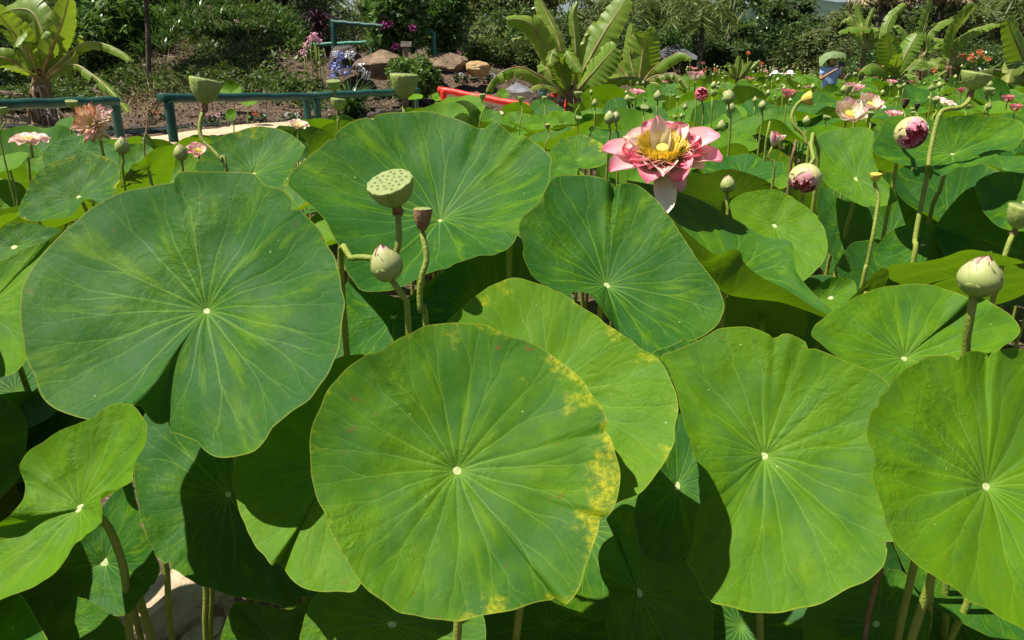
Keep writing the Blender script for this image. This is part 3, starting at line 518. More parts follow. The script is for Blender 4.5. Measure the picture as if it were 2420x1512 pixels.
# ------------------------------------------------------------------ pods, buds, flowers
def xf(V, loc, axis, scale=1., spin=0.):
    ex, ey, n = basis(axis, spin) if abs(Vector(axis).normalized().x) < .95 else (lambda n: ((Vector((0, 1, 0))), n.cross(Vector((0, 1, 0))), n))(Vector(axis).normalized())
    V = np.asarray(V, float)*scale
    return np.array(loc)+V[:, :1]*np.array(ex)+V[:, 1:2]*np.array(ey)+V[:, 2:]*np.array(n)
def pod_shapes(root, loc, axis, R, hgt, seed=0, mats=(None, None), neck=True, world=True, seg=40):
    """loc = point where the pod meets its neck; axis points out of the flat top"""
    r = np.random.default_rng(seed); th = np.linspace(0, 2*math.pi, seg, endpoint=False); ts = np.array([0, .06, .14, .25, .38, .52, .66, .8, .9, .97, 1.0])
    prof = np.array([.16, .26, .42, .58, .72, .84, .92, .98, 1.0, 1.0, .965]); hz = np.array([0, .03, .09, .18, .30, .46, .62, .79, .9, .98, 1.0])
    slant = .05*np.cos(th+r.uniform(0, 6))
    rib = 1+.03*np.cos(13*th+r.uniform(0, 6))[None]*ts[:, None]+.015*np.cos(4*th+r.uniform(0, 6))[None]
    V = np.stack([R*prof[:, None]*rib*np.cos(th), R*prof[:, None]*rib*np.sin(th), hgt*(hz[:, None]+slant[None]*ts[:, None]**3)], -1)
    mb = MB(); mb.add(xf(V.reshape(-1, 3), loc, axis), grid_faces(len(ts), seg, True)+[tuple(range(seg-1, -1, -1))]); a = build('receptacle', mb, mats[0] or POD, root, world)
    T = []; 
    for q, dz in ((.966, -.004), (.9, .006), (.6, .014), (.25, .018)):
        T.append(np.stack([R*q*rib[-1]*np.cos(th), R*q*rib[-1]*np.sin(th), hgt*(1+slant*q+dz)], -1))
    mb = MB(); mb.add(xf(np.concatenate(T), loc, axis), grid_faces(4, seg, True)+[tuple(3*seg+j for j in range(seg))]); build('pod_top', mb, mats[1] or PODTOP, a, world)
    mb = MB(); k = 26
    for i in range(k):
        q = math.sqrt((i+.5)/k)*.80*R; a0 = i*2.39996
        c = np.array([q*math.cos(a0), q*math.sin(a0), hgt*(1.008+float(np.interp(a0 % 6.283, th, slant))*q/R)])
        sr = R*.062; al = np.linspace(0, 6.283, 8, endpoint=False)
        ring = lambda f, z: np.stack([c[0]+sr*f*np.cos(al), c[1]+sr*f*np.sin(al), np.full(8, c[2]+z)], -1)
        mb.add(xf(np.concatenate([ring(1.2, -.002), ring(1., sr*.5), ring(.4, sr*.6)]), loc, axis), grid_faces(3, 8, True)+[tuple(16+j for j in range(8))])
    build('seeds', mb, SEED, a, world)
    if neck:
        ax = Vector(axis).normalized(); l = Vector(loc); mb = MB(); rr = R*.2
        tube(mb, [l-ax*R*.55, l-ax*R*.3, l-ax*R*.05, l+ax*R*.05], [rr*.95, rr*1.2, rr*.98, rr*1.1], 10)
        for i in range(5):
            a0 = i*1.3+seed; ex, ey, n = basis(ax); dr = ex*math.cos(a0)+ey*math.sin(a0); p0 = l-ax*R*.25+dr*rr; p1 = p0-ax*R*.22+dr*R*.08; s = dr.cross(ax)*R*.1
            mb.add([p0-s, p0+s, p1+s*.6, p1-s*.5], [(0, 1, 2, 3)])
        build('neck', mb, DRY, root, world)
    return a
def stem_px(root, pts, r0=.006, mat=None, n=30, end=None, sides=8):
    P = [at(*p) if len(p) == 3 and p[1] > 20 or len(p) == 3 else p for p in pts]; last = P[-1]
    z0 = gzf(last.x, last.y); P.append(Vector((last.x+random.uniform(-.02, .02), last.y+.03, (last.z+z0)/2))); P.append(Vector((last.x+random.uniform(-.04, .04), last.y+.06, z0-.05)))
    mb = MB(); tube(mb, catmull(P, n), np.linspace(r0*.9, r0*1.25, n), sides); return build('stem', mb, mat or STALK, root)
def base_of(p): return (p.x, p.y+.05, gzf(p.x, p.y+.05))
def pod(label, bot, axis, R, hgt, stem, r0=.006, mats=(None, None), neck=True, smat=None, name='seed_pod'):
    l = at(*bot); ax = Vector(axis).normalized(); last = at(*stem[-1]); root = thing(name, label, 'seed pod', base_of(last))
    pod_shapes(root, l, ax, R, hgt, random.randrange(99), mats, neck)
    t0 = l-ax*R*(.45 if neck else 0); P = [t0+ax*R*.2, t0]+[at(*s) for s in stem]; z0 = gzf(last.x, last.y+.05)
    P += [Vector((last.x, last.y+.03, (last.z+z0)/2)), Vector((last.x+.02, last.y+.05, z0-.05))]
    mb = MB(); tube(mb, catmull(P, 120), np.linspace(r0*.9, r0*1.2, 120), 10); build('stem', mb, smat or STALK, root); return root
def petal_patch(root, loc, axis, H, rr, a0, hw, s0, s1, lay, mat, spin=0., tipcurl=0., world=True, n=9, m=9, expo=.8, pw=.75, par=None, rnd=2.6):
    s = np.linspace(s0, s1, n)[:, None]; t = np.linspace(-1, 1, m)[None]
    q = (s-s0)/(s1-s0); wdt = np.clip(1-q**rnd, 0, 1)**.6*(.55+.45*np.minimum(q*3, 1))
    az = a0+t*hw*wdt; ss = s-.10*(t**2)*q*(s1-s0)
    pr = rr*np.sin(np.pi*np.clip(ss, 0, 1)**expo).clip(0)**pw
    rad = pr+rr*(.02+.035*lay)*(1-.6*q)+tipcurl*rr*q**4
    V = np.stack([rad*np.cos(az), rad*np.sin(az), H*ss+0*t], -1).reshape(-1, 3)
    uv = np.stack([.5+.5*t+0*s, np.clip(s/1.0, 0, 1)+0*t], -1).reshape(-1, 2)
    mb = MB(); mb.add(xf(V, loc, axis, 1, spin), grid_faces(n, m), uv, random.random()); return build('petal', mb, mat, par or root, world)
def bud_shapes(root, loc, axis, H, rr, mat=None, world=True, spin=0., small=False):
    mat = mat or BUDM
    s = np.linspace(.01, 1., 12); th = np.linspace(0, 2*math.pi, 16, endpoint=False); pr = rr*np.sin(np.pi*np.clip(s, 0, 1)**.8).clip(0)**.75
    pr = pr*.95; V = np.stack([pr[:, None]*np.cos(th), pr[:, None]*np.sin(th), H*.97*s[:, None]+0*th], -1).reshape(-1, 3); uv = np.repeat(np.stack([0*s+.5, s], -1), 16, 0)
    mb = MB(); mb.add(xf(V, loc, axis, 1, spin), grid_faces(12, 16, True), uv, .5); build('inner_petals', mb, mat, root, world)
    if small:
        for i in range(4): petal_patch(root, loc, axis, H, rr, i*1.571+.5, 1.0, .0, .92-.1*(i % 2), 1, mat, spin, world=world, n=6, m=5)
        return
    for i in range(3): petal_patch(root, loc, axis, H, rr, i*2.094, 1.35, .0, 1.0, 0, mat, spin, world=world)
    for i in range(4): petal_patch(root, loc, axis, H, rr, i*1.571+.5, 1.0, .0, .88-.05*(i % 2), 1, mat, spin, world=world)
    for i in range(3): petal_patch(root, loc, axis, H, rr, i*2.094+1.1, .75, .0, .52-.1*(i % 2), 2, mat, spin, world=world)
    for i in range(3): petal_patch(root, loc, axis, H, rr, i*2.094+.2, .45, .0, .26, 3, mat, spin, world=world)
def bud(label, base, axis, H, rr, stem, r0=.005, mat=None, group=None):
    l = at(*base); last = at(*stem[-1]); root = thing('lotus_bud', label, 'bud', base_of(last), group)
    bud_shapes(root, l, axis, H, rr, mat, spin=random.uniform(0, 6)); ax = Vector(axis).normalized(); z0 = gzf(last.x, last.y+.05)
    P = [l+ax*H*.05, l-ax*H*.08]+[at(*s) for s in stem]+[Vector((last.x, last.y+.03, (last.z+z0)/2)), Vector((last.x+.02, last.y+.05, z0-.05))]
    mb = MB(); tube(mb, catmull(P, 34), np.linspace(r0*1.1, r0*1.2, 34), 9); build('stem', mb, STALK, root); return root
def petal(root, loc, axis, a0, L, W, phi0, phi1, mat, cupc=.5, rbase=0., n=9, m=7, roll=0., world=True, tip=1.35, wob=.0):
    """one free petal: its spine swings from phi0 to phi1 (radians from the axis) along its length"""
    s = np.linspace(0, 1, n); ph = phi0+(phi1-phi0)*s; ds = L/(n-1)
    rx = rbase+np.concatenate([[0], np.cumsum(np.sin(ph[:-1])*ds)]); rz = np.concatenate([[0], np.cumsum(np.cos(ph[:-1])*ds)])
    wd = W*.5*(np.sin(np.pi*np.clip(s*.93+.04, 0, 1)**tip)**.62)*(.45+.55*np.minimum(s*2.2, 1))+.004*W; wd[-1] *= .6
    t = np.linspace(-1, 1, m)
    nx, nz = -np.cos(ph), np.sin(ph)                         # toward the axis
    cu = cupc*wd[:, None]*(t[None]**2)+wob*L*np.sin(3*t[None]+7*s[:, None]+a0*5)*s[:, None]
    X = rx[:, None]+nx[:, None]*cu; Z = rz[:, None]+nz[:, None]*cu; Yv = wd[:, None]*t[None]
    ca, sa = math.cos(a0), math.sin(a0)
    V = np.stack([X*ca-Yv*sa, X*sa+Yv*ca, Z], -1).reshape(-1, 3)
    uv = np.stack([np.repeat((t*.5+.5)[None], n, 0), np.repeat(s[:, None], m, 1)], -1).reshape(-1, 2)
    mb = MB(); mb.add(xf(V, loc, axis), grid_faces(n, m), uv, random.random()); return build('petal', mb, mat, root, world)
def stamens(root, loc, axis, r, L, n=160, world=True):
    mb = MB(); V = []; Fc = []; A = []
    for i in range(n):
        a = random.uniform(0, 6.283); q = r*random.uniform(.75, 1.1); sp = random.uniform(.25, .85); l = L*random.uniform(.7, 1.1)
        p0 = np.array([q*math.cos(a), q*math.sin(a), 0]); d = np.array([math.sin(sp)*math.cos(a), math.sin(sp)*math.sin(a), math.cos(sp)]); p1 = p0+d*l
        t = np.array([-math.sin(a), math.cos(a), 0])*r*.045; k = len(V)*1
        V += [p0-t*.5, p0+t*.5, p0+d*l*.6+t*.5, p1+t, p1-t, p0+d*l*.6-t*.5]; Fc.append((k, k+1, k+2, k+5)); Fc.append((k+5, k+2, k+3, k+4)); A += [random.random()]*6
    mb.add(xf(np.array(V), loc, axis), Fc, None, np.array(A)); return build('stamens', mb, STAMEN, root, world)

# the big open flower
def flower_root(label, c, stem, name='lotus_flower', r0=.006, smat=None, ax=(0, 0, 1), back=.0):
    l = at(*c); last = at(*stem[-1]); root = thing(name, label, 'flower', base_of(last)); z0 = gzf(last.x, last.y+.05)
    a = Vector(ax).normalized(); P = [l, l-a*.05]+[at(*s) for s in stem]+[Vector((last.x, last.y+.03, (last.z+z0)/2)), Vector((last.x+.02, last.y+.05, z0-.05))]
    mb = MB(); tube(mb, catmull(P, 30), np.linspace(r0, r0*1.25, 30), 9); build('stem', mb, smat or STALK, root); return root, l
fx = Vector((-.04, -.50, .86)).normalized()
root, l = flower_root('big open pink lotus flower with yellow stamens and drooping outer petals', (1560, 392, 1.98), [(1562,440,2.02),(1566,520,2.05)], ax=fx)
k = .105
for i in range(9): petal(root, l, fx, i*.698+.1, 1.12*k*random.uniform(.9, 1.1), .74*k, .75+random.uniform(-.1, .1), 1.75+random.uniform(-.15, .2), PINK if i % 4 else CREAM, .6, .15*k, wob=.035, n=13, m=9)
for i in range(9): petal(root, l, fx, i*.698+.4, 1.08*k*random.uniform(.9, 1.1), .70*k, .65, 1.45+random.uniform(-.25, .25), PINK if i % 3 else PALE, .65, .14*k, wob=.035, n=13, m=9)
for i in range(11): petal(root, l, fx, i*.571+.2, .95*k*random.uniform(.85, 1.1), .58*k, .55, 1.45+random.uniform(-.25, .2), PALE if i % 3 else PINK, .65, .14*k, wob=.04, n=13, m=9)
for i in range(9): petal(root, l, fx, i*.7+.6, .6*k*random.uniform(.8, 1.15), .3*k, .6, 1.25+random.uniform(-.3, .3), PALE if i % 3 else CREAM, .5, .14*k, wob=.05, n=11, m=7)
for a0, L, W, p0, p1, m in [(1.75, 1.15*k, .48*k, .3, .55, PALE), (2.0, .9*k, .35*k, .3, .7, PALE), (.55, 1.1*k, .42*k, .45, .75, PALE), (.85, 1.0*k, .38*k, .4, .6, PALE), (1.15, .9*k, .25*k, .25, .35, CREAM),
                            (-1.6, 1.45*k, .55*k, 1.3, 2.3, CREAM), (-1.25, 1.0*k, .5*k, 1.2, 1.9, PALE), (.1, 1.45*k, .75*k, .8, 1.25, PINK), (3.05, 1.4*k, .7*k, .9, 1.65, PINK), (-.35, 1.4*k, .7*k, .9, 1.6, PINK), (-2.7, 1.4*k, .7*k, .9, 1.8, PINK)]:
    petal(root, l, fx, a0, L, W, p0, p1, m, .5, .15*k, wob=.03, n=11, m=9)
pod_shapes(root, l+fx*.03, fx, .015, .030, 4, (PODY, PODY), False); stamens(root, l+fx*.026, fx, .034, .052, 2200)

# round pink bloom that opens like a ball
def ball_flower(label, c, R, axis, stem, open_=.62, name='lotus_flower', outer=None, r0=.006):
    l = at(*c); ax = Vector(axis).normalized(); b = l-ax*R
    last = at(*stem[-1]); root = thing(name, label, 'flower', base_of(last)); z0 = gzf(last.x, last.y+.05)
    P = [b+ax*R*.1, b-ax*R*.25]+[at(*s) for s in stem]+[Vector((last.x, last.y+.03, (last.z+z0)/2)), Vector((last.x+.02, last.y+.05, z0-.05))]
    mb = MB(); tube(mb, catmull(P, 34), r0, 9); build('stem', mb, STALK, root)
    H = 2*R
    outs = outer or [SEPAL, BLUSH]
    for i in range(6): petal_patch(root, b, ax, H, R, i*1.047, .72, 0, .93, 0, outs[1], expo=1., pw=.55, rnd=5)
    for i in range(5): petal_patch(root, b, ax, H, R, i*1.257+.4, .70, 0, .84, 1, outs[i % 2], expo=1., pw=.55, rnd=5)
    for i in range(4): petal_patch(root, b, ax, H, R, i*1.571+.9, .75, 0, .72, 2, outs[0], expo=1., pw=.55, rnd=5)
    for i in range(16):
        petal(root, b+ax*R*.75, ax, i*2.4, R*random.uniform(.75, 1.05), R*.5, .5+.35*random.random(), -.35+.5*random.random(), HOT, .4, R*random.uniform(.1, .45), wob=.10)
    return root
ball_flower('round cream and pink lotus bloom just opening to a crimson heart', (2154, 314, 2.12), .0435, (.1, -.93, -.32), [(2140,300,2.22),(2125,330,2.3),(2120,380,2.35)])
ball_flower('nodding pink lotus bud hanging head down on a hooked stem', (1903, 422, 2.2), .044, (-.30, -.45, -.72), [(1924,372,2.24),(1916,340,2.26),(1919,318,2.27),(1926,330,2.3),(1930,420,2.34)], open_=.4)

# withered many-petalled bloom by the fence
root, l = flower_root('withered many-petalled lotus bloom with browned orange petal tips by the log fence', (225, 292, 3.0), [(236,330,3.06),(245,370,3.1)], ax=(-.1, -.9, .25))
ax = Vector((-.15, -.95, .2)).normalized()
for i in range(54):
    q = i/54; petal(root, l, ax, i*2.4, .075*random.uniform(.75, 1.1), .020*random.uniform(.8, 1.4), .25+1.2*q, .6+1.5*q+random.uniform(-.2, .3), PALE if (i % 5 == 0 or (math.cos(i*2.4) > .3 and i % 2)) else WITH, .5, .012, wob=.06, n=7, m=5)
pod_shapes(root, l, ax, .013, .016, 1, (PODY, PODY), False); stamens(root, l, ax, .012, .02, 60)

# named pods and buds ----------------------------------------------------------
pod('big green flat-topped seed pod on a sharply bent stem', (936, 484, 1.45), (-.14, -.36, .92), .0435, .052, [(941,520,1.45),(943,565,1.45),(934,600,1.46),(908,614,1.48),(870,609,1.5),(832,611,1.53),(806,640,1.58)], .0068)
pod('small shrivelled seed pod with a frayed brown collar', (999, 546, 1.30), (.05, -.1, 1), .0155, .040, [(1005,585,1.3),(1008,612,1.3),(998,650,1.3),(992,690,1.31),(995,740,1.32),(1008,785,1.34)], .0058, (DRY, POD))
bud('pale green lotus bud with a pinkish tip in front of the bent pod stem', (925, 664, 1.22), (-.22, -.05, .97), .064, .0250, [(945,685,1.23),(960,725,1.25),(966,785,1.27)], .0047)
bud('plump pale green lotus bud with a pink tip on a thick stem', (2300, 700, 1.25), (.13, -.05, .99), .072, .0325, [(2294,740,1.26),(2284,800,1.28),(2278,850,1.3)], .0062)
pod('tall green seed pod leaning over the log fence', (484, 245, 2.5), (.14, .05, 1), .049, .078, [(476,275,2.5),(472,310,2.5),(482,335,2.5),(503,355,2.5),(522,378,2.5),(536,410,2.52)], .0075)
pod('green goblet-shaped seed pod rising behind the big wavy leaf', (958, 232, 2.45), (-.02, -.02, 1), .0445, .074, [(957,255,2.46),(957,290,2.48)], .0072)
pod('small dotted seed pod above a second pod by the fence', (791, 213, 4.0), (0, -.25, 1), .037, .05, [(793,235,4.0),(797,262,4.02),(799,300,4.05)], .005)
pod('yellow-green seed pod tucked below the dotted pod', (800, 262, 3.6), (.06, .05, 1), .036, .056, [(801,285,3.6),(800,320,3.62)], .005)
pod('bright yellow seed pod turned sideways on a swan-necked stem', (1893, 238, 2.9), (.8, -.25, .28), .026, .040, [(1880,252,2.9),(1871,275,2.9),(1878,298,2.9),(1898,318,2.9),(1906,340,2.9),(1908,385,2.92)], .0075, (PODY, PODY), False)
pod('dark green seed pod atop a long elbowed yellow stem', (2297, 212, 2.2), (.12, -.05, 1), .040, .048, [(2292,235,2.2),(2270,254,2.2),(2236,258,2.2),(2218,275,2.2),(2200,350,2.2),(2190,420,2.2),(2172,510,2.2),(2162,570,2.2),(2157,625,2.2)], .0072)
pod('little yellow cup-shaped pod on a thin wavy stem', (2067, 430, 1.9), (-.05, -.2, 1), .0135, .022, [(2076,462,1.9),(2072,500,1.9),(2062,560,1.9),(2050,620,1.92),(2034,690,1.94)], .0050, (PODY, PODY))
pod('fat seed pod with a brown papery collar beside the plump bud', (2400, 540, 1.75), (.12, -.1, 1), .031, .052, [(2384,575,1.75),(2364,640,1.76),(2346,710,1.78)], .0065)
bud('small pointed green lotus bud over a dark leaf', (1718, 456, 2.3), (0, 0, 1), .056, .021, [(1718,490,2.31),(1716,540,2.33)], .0045)
for (u, v, h, d, lab) in [(1722,246,34,3.6,'tall slim green bud standing above the wide leaf'),(1800,260,22,3.7,'slim pointed bud behind the flat sunlit leaf'),(1440,294,32,3.2,'larger of the twin green buds beside the big pink flower'),(1455,288,24,3.3,'smaller of the twin green buds beside the big pink flower'),
                          (2172,345-28,0,0,None),(290,365,42,2.9,'round green bud tilted by the withered bloom'),(430,380,40,2.7,'pointed green bud beside the upturned leaf underside')]:
    if lab: H = (h+2)*d/F; bud(lab, (u, v, d), (.12 if u < 300 else random.uniform(-.08, .08), -.05, 1), H, H*.36, [(u+2, v+26, d+.02), (u+random.uniform(-8, 8), v+70, d+.05)], .0045)
for (u, v, wd, hh, d, lab, mats) in [(172,256,27,18,4.2,'small green pod under the first green rail',(None,None)),(1366,232,20,15,4.6,'green pod on a crooked stem before the fallen red rail',(None,None)),(1231,243,14,14,5.,'slender pod beside the sloping red rail',(None,None)),(1140,236,16,14,5.,'pod over the sandy path by the red rail',(None,None)),
      (1295,305,12,12,4.4,'tiny brownish pod among leaves',(DRY,POD)),(2002,223,18,20,3.2,'bulbous pod in front of a cream bloom',(None,None)),(2054,280,18,16,3.2,'cream green pod below the twin blooms',(None,None)),(2136,256,16,22,2.9,'blackened dry pod standing upright',(DRYD,DRYD)),(2166,260,12,16,2.9,'smaller blackened pod with a hooked stem',(DRYD,DRYD)),
      (2333,226,24,18,3.4,'green pod right of the dark elbowed pod',(None,None)),(2210,246,18,14,3.6,'small pod with a coiled stem',(None,None)),(1285,240,12,12,5.5,'tiny pod at the end of the red rail',(None,None)),(10,270,24,16,3.6,'pale pod half out of view by the first rail',(None,None))]:
    R = wd*d/F/2; pod(lab, (u, v, d), (random.uniform(-.15, .15), -.15, 1), R, hh*d/F, [(u+3, v+18, d), (u-4+random.uniform(-6, 6), v+40, d), (u+random.uniform(-8, 8), v+90, d+.05)], .0042, mats)
# dried hooked stem by the fence
root = pod('dried brown pod hanging from a hooked dead stem', (358, 290, 3.6), (.55, -.55, .45), .022, .02, [(352,282,3.6),(347,262,3.6),(351,256,3.6),(347,300,3.6),(344,380,3.6)], .004, (DRYD, DRYD), False, STALKD)
# cut stems
for (u, v, d, lab, m) in [(1882,330,2.6,'dry cut stem standing before the hanging bud',STALKD),(2085,1345,1.5,'brown bare stem in front of the dark shaded leaf',STALKD),(1820,286,3.4,'green cut stem behind the flat sunlit leaf',STALK)]:
    p = at(u, v, d); root = thing('bare_stem', lab, 'stem', base_of(p)); z0 = gzf(p.x, p.y+.05); mb = MB()
    tube(mb, catmull([p, p+Vector((-.005, .01, -.12)), Vector((p.x+.02, p.y+.04, z0-.05))], 14), [.005]*14, 8); build('cut_stem', mb, m, root)
def open_flower(label, c, R, axis, mats, layers=2, stem_dx=0., yellow=True, curl=(.9, 1.3), group=None):
    root, l = flower_root(label, c, [(c[0]+stem_dx, c[1]+30, c[2]+.02), (c[0]+stem_dx, c[1]+90, c[2]+.05)], ax=axis, r0=.005)
    if group: root['group'] = group
    for k in range(layers):
        for i in range(8): petal(root, l, axis, i*.785+k*.39, R*random.uniform(.9, 1.1)*(1-.12*k), R*.62, curl[0]*(1-.2*k), curl[1]*(1-.25*k), mats[(i+k) % len(mats)], .55, R*.1, n=7, m=5, wob=.02)
    ax = Vector(axis).normalized()
    if yellow: pod_shapes(root, l+ax*R*.1, ax, R*.2, R*.3, 2, (PODY, PODY), False, seg=16); stamens(root, l+ax*R*.06, ax, R*.2, R*.4, 60)
    return root
open_flower('pale pink flower with a yellow pod heart beside the blue-green leaf', (72, 340, 2.8), .065, (.1, -.15, 1), [PALE, PALE], 2, curl=(1.0, 1.9))
open_flower('pink-white water lily shaped lotus flower above the crimson bloom', (1643, 192, 5.2), .082, (0, -.1, 1), [PALE], 3, curl=(1.0, .35), yellow=False)
ball_flower('crimson globe-shaped lotus bloom below the pink-white flower', (1658, 222, 4.6), .040, (0, -.9, .2), [(1660,245,4.62),(1661,290,4.65)], outer=[HOT, HOT])
open_flower('cream pink flower cupping yellow stamens, left of its twin', (2002, 280, 3.1), .082, (-.05, -.65, .75), [PALE, CREAM], 2, curl=(1.1, .5))
open_flower('cream pink flower cupping yellow stamens, right of its twin', (2050, 256, 3.4), .072, (.1, -.6, .75), [PALE, CREAM], 2, curl=(1.1, .5))
open_flower('pale double lotus flower behind the bulbous pod', (2016, 222, 4.4), .075, (0, -.2, 1), [PALE], 3, curl=(1.0, .5), yellow=False)
open_flower('half open shaded flower below the yellow rimmed leaf', (1826, 345, 2.9), .055, (.25, -.2, .9), [CREAM, PALE, PINK], 2, curl=(.7, .1), yellow=False)
open_flower('fallen-open pink flower behind the pointed green bud', (470, 362, 3.1), .05, (.3, -.4, .8), [PALE, PINK], 2, curl=(1.0, 1.6))
open_flower('small cream flower beside the path behind the second rail', (705, 302, 4.4), .06, (.2, -.3, .9), [PALE, CREAM], 2, curl=(1.0, 1.5))
open_flower('flat pink petalled flower right of the small coiled pod', (2228, 246, 4.0), .06, (.2, -.3, .9), [PINK, PALE], 1, curl=(1.1, 1.6), yellow=False)

# ------------------------------------------------------------------ the field
protos = []
def proto_root(name, label, cat, group): return thing(name, label, cat, (0, 0, 0), group)
def proto_stem(root, dx, hook=0., mat=None):
    mb = MB(); tube(mb, catmull([(0, 0, 1.31), (hook*.6, 0, 1.24), (hook, 0, 1.16), (dx*.5, .01, .85), (dx, .02, .4), (dx, .03, -.1)], 16), np.linspace(.0052, .0075, 16), 6); build('stem', mb, mat or STALK, root, False)
PG = 'seed pods scattered over the lotus field'; BG = 'closed buds scattered over the lotus field'; FG = 'lotus flowers scattered over the lotus field'
for i, (R, h, dx, hk) in enumerate([(.028, .036, .05, .01), (.022, .034, -.06, -.03), (.032, .040, .02, .035), (.018, .026, -.02, .0)]):
    r = proto_root('seed_pod', 'small green seed pod on a thin stem out in the lotus field', 'seed pod', PG); pod_shapes(r, (0, 0, 1.315), (random.uniform(-.4, .4), random.uniform(-.4, .1), 1), R, h, i, world=False, seg=20, neck=False); proto_stem(r, dx, hk); protos.append(('pod', r))
for i, (H, rr, dx) in enumerate([(.07, .026, .03), (.085, .030, -.05), (.055, .019, .0)]):
    r = proto_root('lotus_bud', 'closed green bud on a thin stem out in the lotus field', 'bud', BG)
    mb0 = len(r.children); bud_shapes(r, (0, 0, 1.30), (random.uniform(-.2, .2), -.1, 1), H, rr, world=False, small=True); proto_stem(r, dx); protos.append(('bud', r))
for i, (m, cv, L) in enumerate([([PALE], (1.0, .4), 3), ([PALE, PINK], (1.1, .9), 2), ([HOT, PINK], (1.0, .2), 3)]):
    r = proto_root('lotus_flower', ['pale pink cupped lotus flower', 'open two-tone pink lotus flower', 'crimson lotus flower'][i]+' out in the lotus field', 'flower', FG)
    for k in range(L):
        for j in range(7): petal(r, (0, 0, 1.31), (0, -.15, 1), j*.9+k*.45, .075*(1-.12*k), .045, cv[0]*(1-.2*k), cv[1]*(1-.3*k), m[(j+k) % len(m)], .55, .008, n=6, m=5, world=False)
    pod_shapes(r, (0, 0, 1.32), (0, -.15, 1), .016, .02, 2, (PODY, PODY), False, False, 12); proto_stem(r, .02); protos.append(('flower', r))
VMIN = [(-300, 330), (260, 342), (420, 350), (560, 335), (850, 305), (1040, 268), (1180, 292), (1300, 272), (1400, 236), (1600, 196), (1700, 180), (1905, 186), (1925, 222), (1998, 222), (2020, 196), (2700, 190)]
def vmin(u): return float(np.interp(u, [a for a, b in VMIN], [b for a, b in VMIN]))
# scatter the leaves
rf = random.Random(21); pts = []
def infield(x, y, m=0.): return y < float(ymax(x, y))-m
cell = {}
def ok(x, y, d):
    i, j = int(x//.6), int(y//.6)
    for a in range(i-1, i+2):
        for b in range(j-1, j+2):
            for (p, q) in cell.get((a, b), ()):
                if (p-x)**2+(q-y)**2 < d*d: return False
    cell.setdefault((i, j), []).append((x, y)); return True
for _ in range(34000):
    y = 3.3+rf.random()**.9*37; x = y*rf.uniform(-.80, .98)+rf.uniform(-.3, .9)
    if not infield(x, y, .25): continue
    if y < 5.2 and rf.random() < .35: continue
    if ok(x, y, .34 if y < 9 else .42): pts.append((x, y))
for _ in range(160):                                       # the pond goes on beside the front rows
    y = rf.uniform(.7, 3.3); x = rf.choice([rf.uniform(.78*y+.35, 3.4), rf.uniform(-3.2, -.78*y-.45)])
    if ok(x, y, .40): pts.append((x, y))
pts.sort(key=lambda p: p[1])
VERT = [np.array([v.co[:] for v in m.vertices]) for m in VARS]
lowv = [leaf_variant(300+i, c, wv, 20, 6) for i, (c, wv) in enumerate([(.08, .06), (.2, .08), (.3, .1), (.12, .12)])]
far = MB(); fs = MB(); nind = 0
for i, (x, y) in enumerate(pts):
    lim = 1.02+.05*min(y/10, 1); z = lim+rf.uniform(-.22, .13)-(.10 if y < 5 else 0); R = rf.uniform(.17, .29)
    u, v, d = uv_of((x, y, z+.10)); lim_v = vmin(u) if (y < 18.3 or u < 1600) else 0
    while v < lim_v and z > .3: z -= .04; u, v, d = uv_of((x, y, z+.10))
    if z <= .42: continue
    tilt = abs(rf.gauss(0, 22)); a = rf.gauss(0, 1.2)
    n = Vector((math.sin(R_(tilt))*math.sin(a), -math.sin(R_(tilt))*math.cos(a), math.cos(R_(tilt))))
    if rf.random() < .16: n = Vector((rf.uniform(-.4, .4), rf.uniform(.3, .8), .7)).normalized()
    uo = uv_of((x, y, z))[0]
    if nind < 215 and -110 < uo < 2530:
        mid_leaf((x, y, z), n, R, 'lotus leaf among the many leaves of the pond beyond the front rows', 'lotus leaves of the open pond', spin=rf.uniform(0, 6.28)); nind += 1
    else:
        m = lowv[rf.randrange(4)]; Vv = np.array([q.co[:] for q in m.vertices]); uvl = np.zeros((len(Vv), 2)); uvl[:, :] = Vv[:, :2]
        far.add(xf(Vv, (x, y, z), n, R, rf.uniform(0, 6)), [tuple(p.vertices) for p in m.polygons], uvl)
        g0 = gzf(x, y); fs.add([(x-.006, y, g0), (x+.006, y, g0), (x+.006, y, z), (x-.006, y, z)], [(0, 1, 2, 3)])
o = build('lotus_leaves', far, LEAF); tag(o, 'mass of distant lotus leaves covering the far pond', 'leaves', kind='stuff'); o['age'] = .5; o['yel'] = .25
o = build('lotus_stalks', fs, STALK); tag(o, 'crowded stalks under the distant lotus leaves', 'stalks', kind='stuff')
# heads over the field
used = set(); nh = 0; cell2 = []
for _ in range(5200):
    y = 5.+rf.random()**1.1*34; x = y*rf.uniform(-.70, .72)
    if not infield(x, y, .3): continue
    if y < 9 and x < -.5 and rf.random() < .6: continue
    if x/y < .1 and rf.random() < .45: continue
    _u, _v, _d = uv_of((x, y, 1.38))
    if (y < 18.3 or _u < 1600) and _v < vmin(_u)-((8 if 1915 < _u < 2005 else 26) if _u > 1250 else 8): continue
    if any((x-a)**2+(y-b)**2 < .10 for a, b in cell2): continue
    kind = rf.random(); pool = [p for k_, p in protos if k_ == ('bud' if kind < .5 else 'pod' if kind < .86 else 'flower')]
    p = rf.choice(pool); q = p if p.name not in used else copy_tree(p); used.add(p.name)
    s = rf.uniform(.93, 1.10)*(1 if y < 20 else 1.12); q.location = (x, y, gzf(x, y)-.02); q.scale = (s, s, s); q.rotation_euler = (0, 0, rf.uniform(0, 6.28) if y > 8 else rf.uniform(-.8, .8))
    nh += 1; cell2.append((x, y))
    if nh >= 290: break
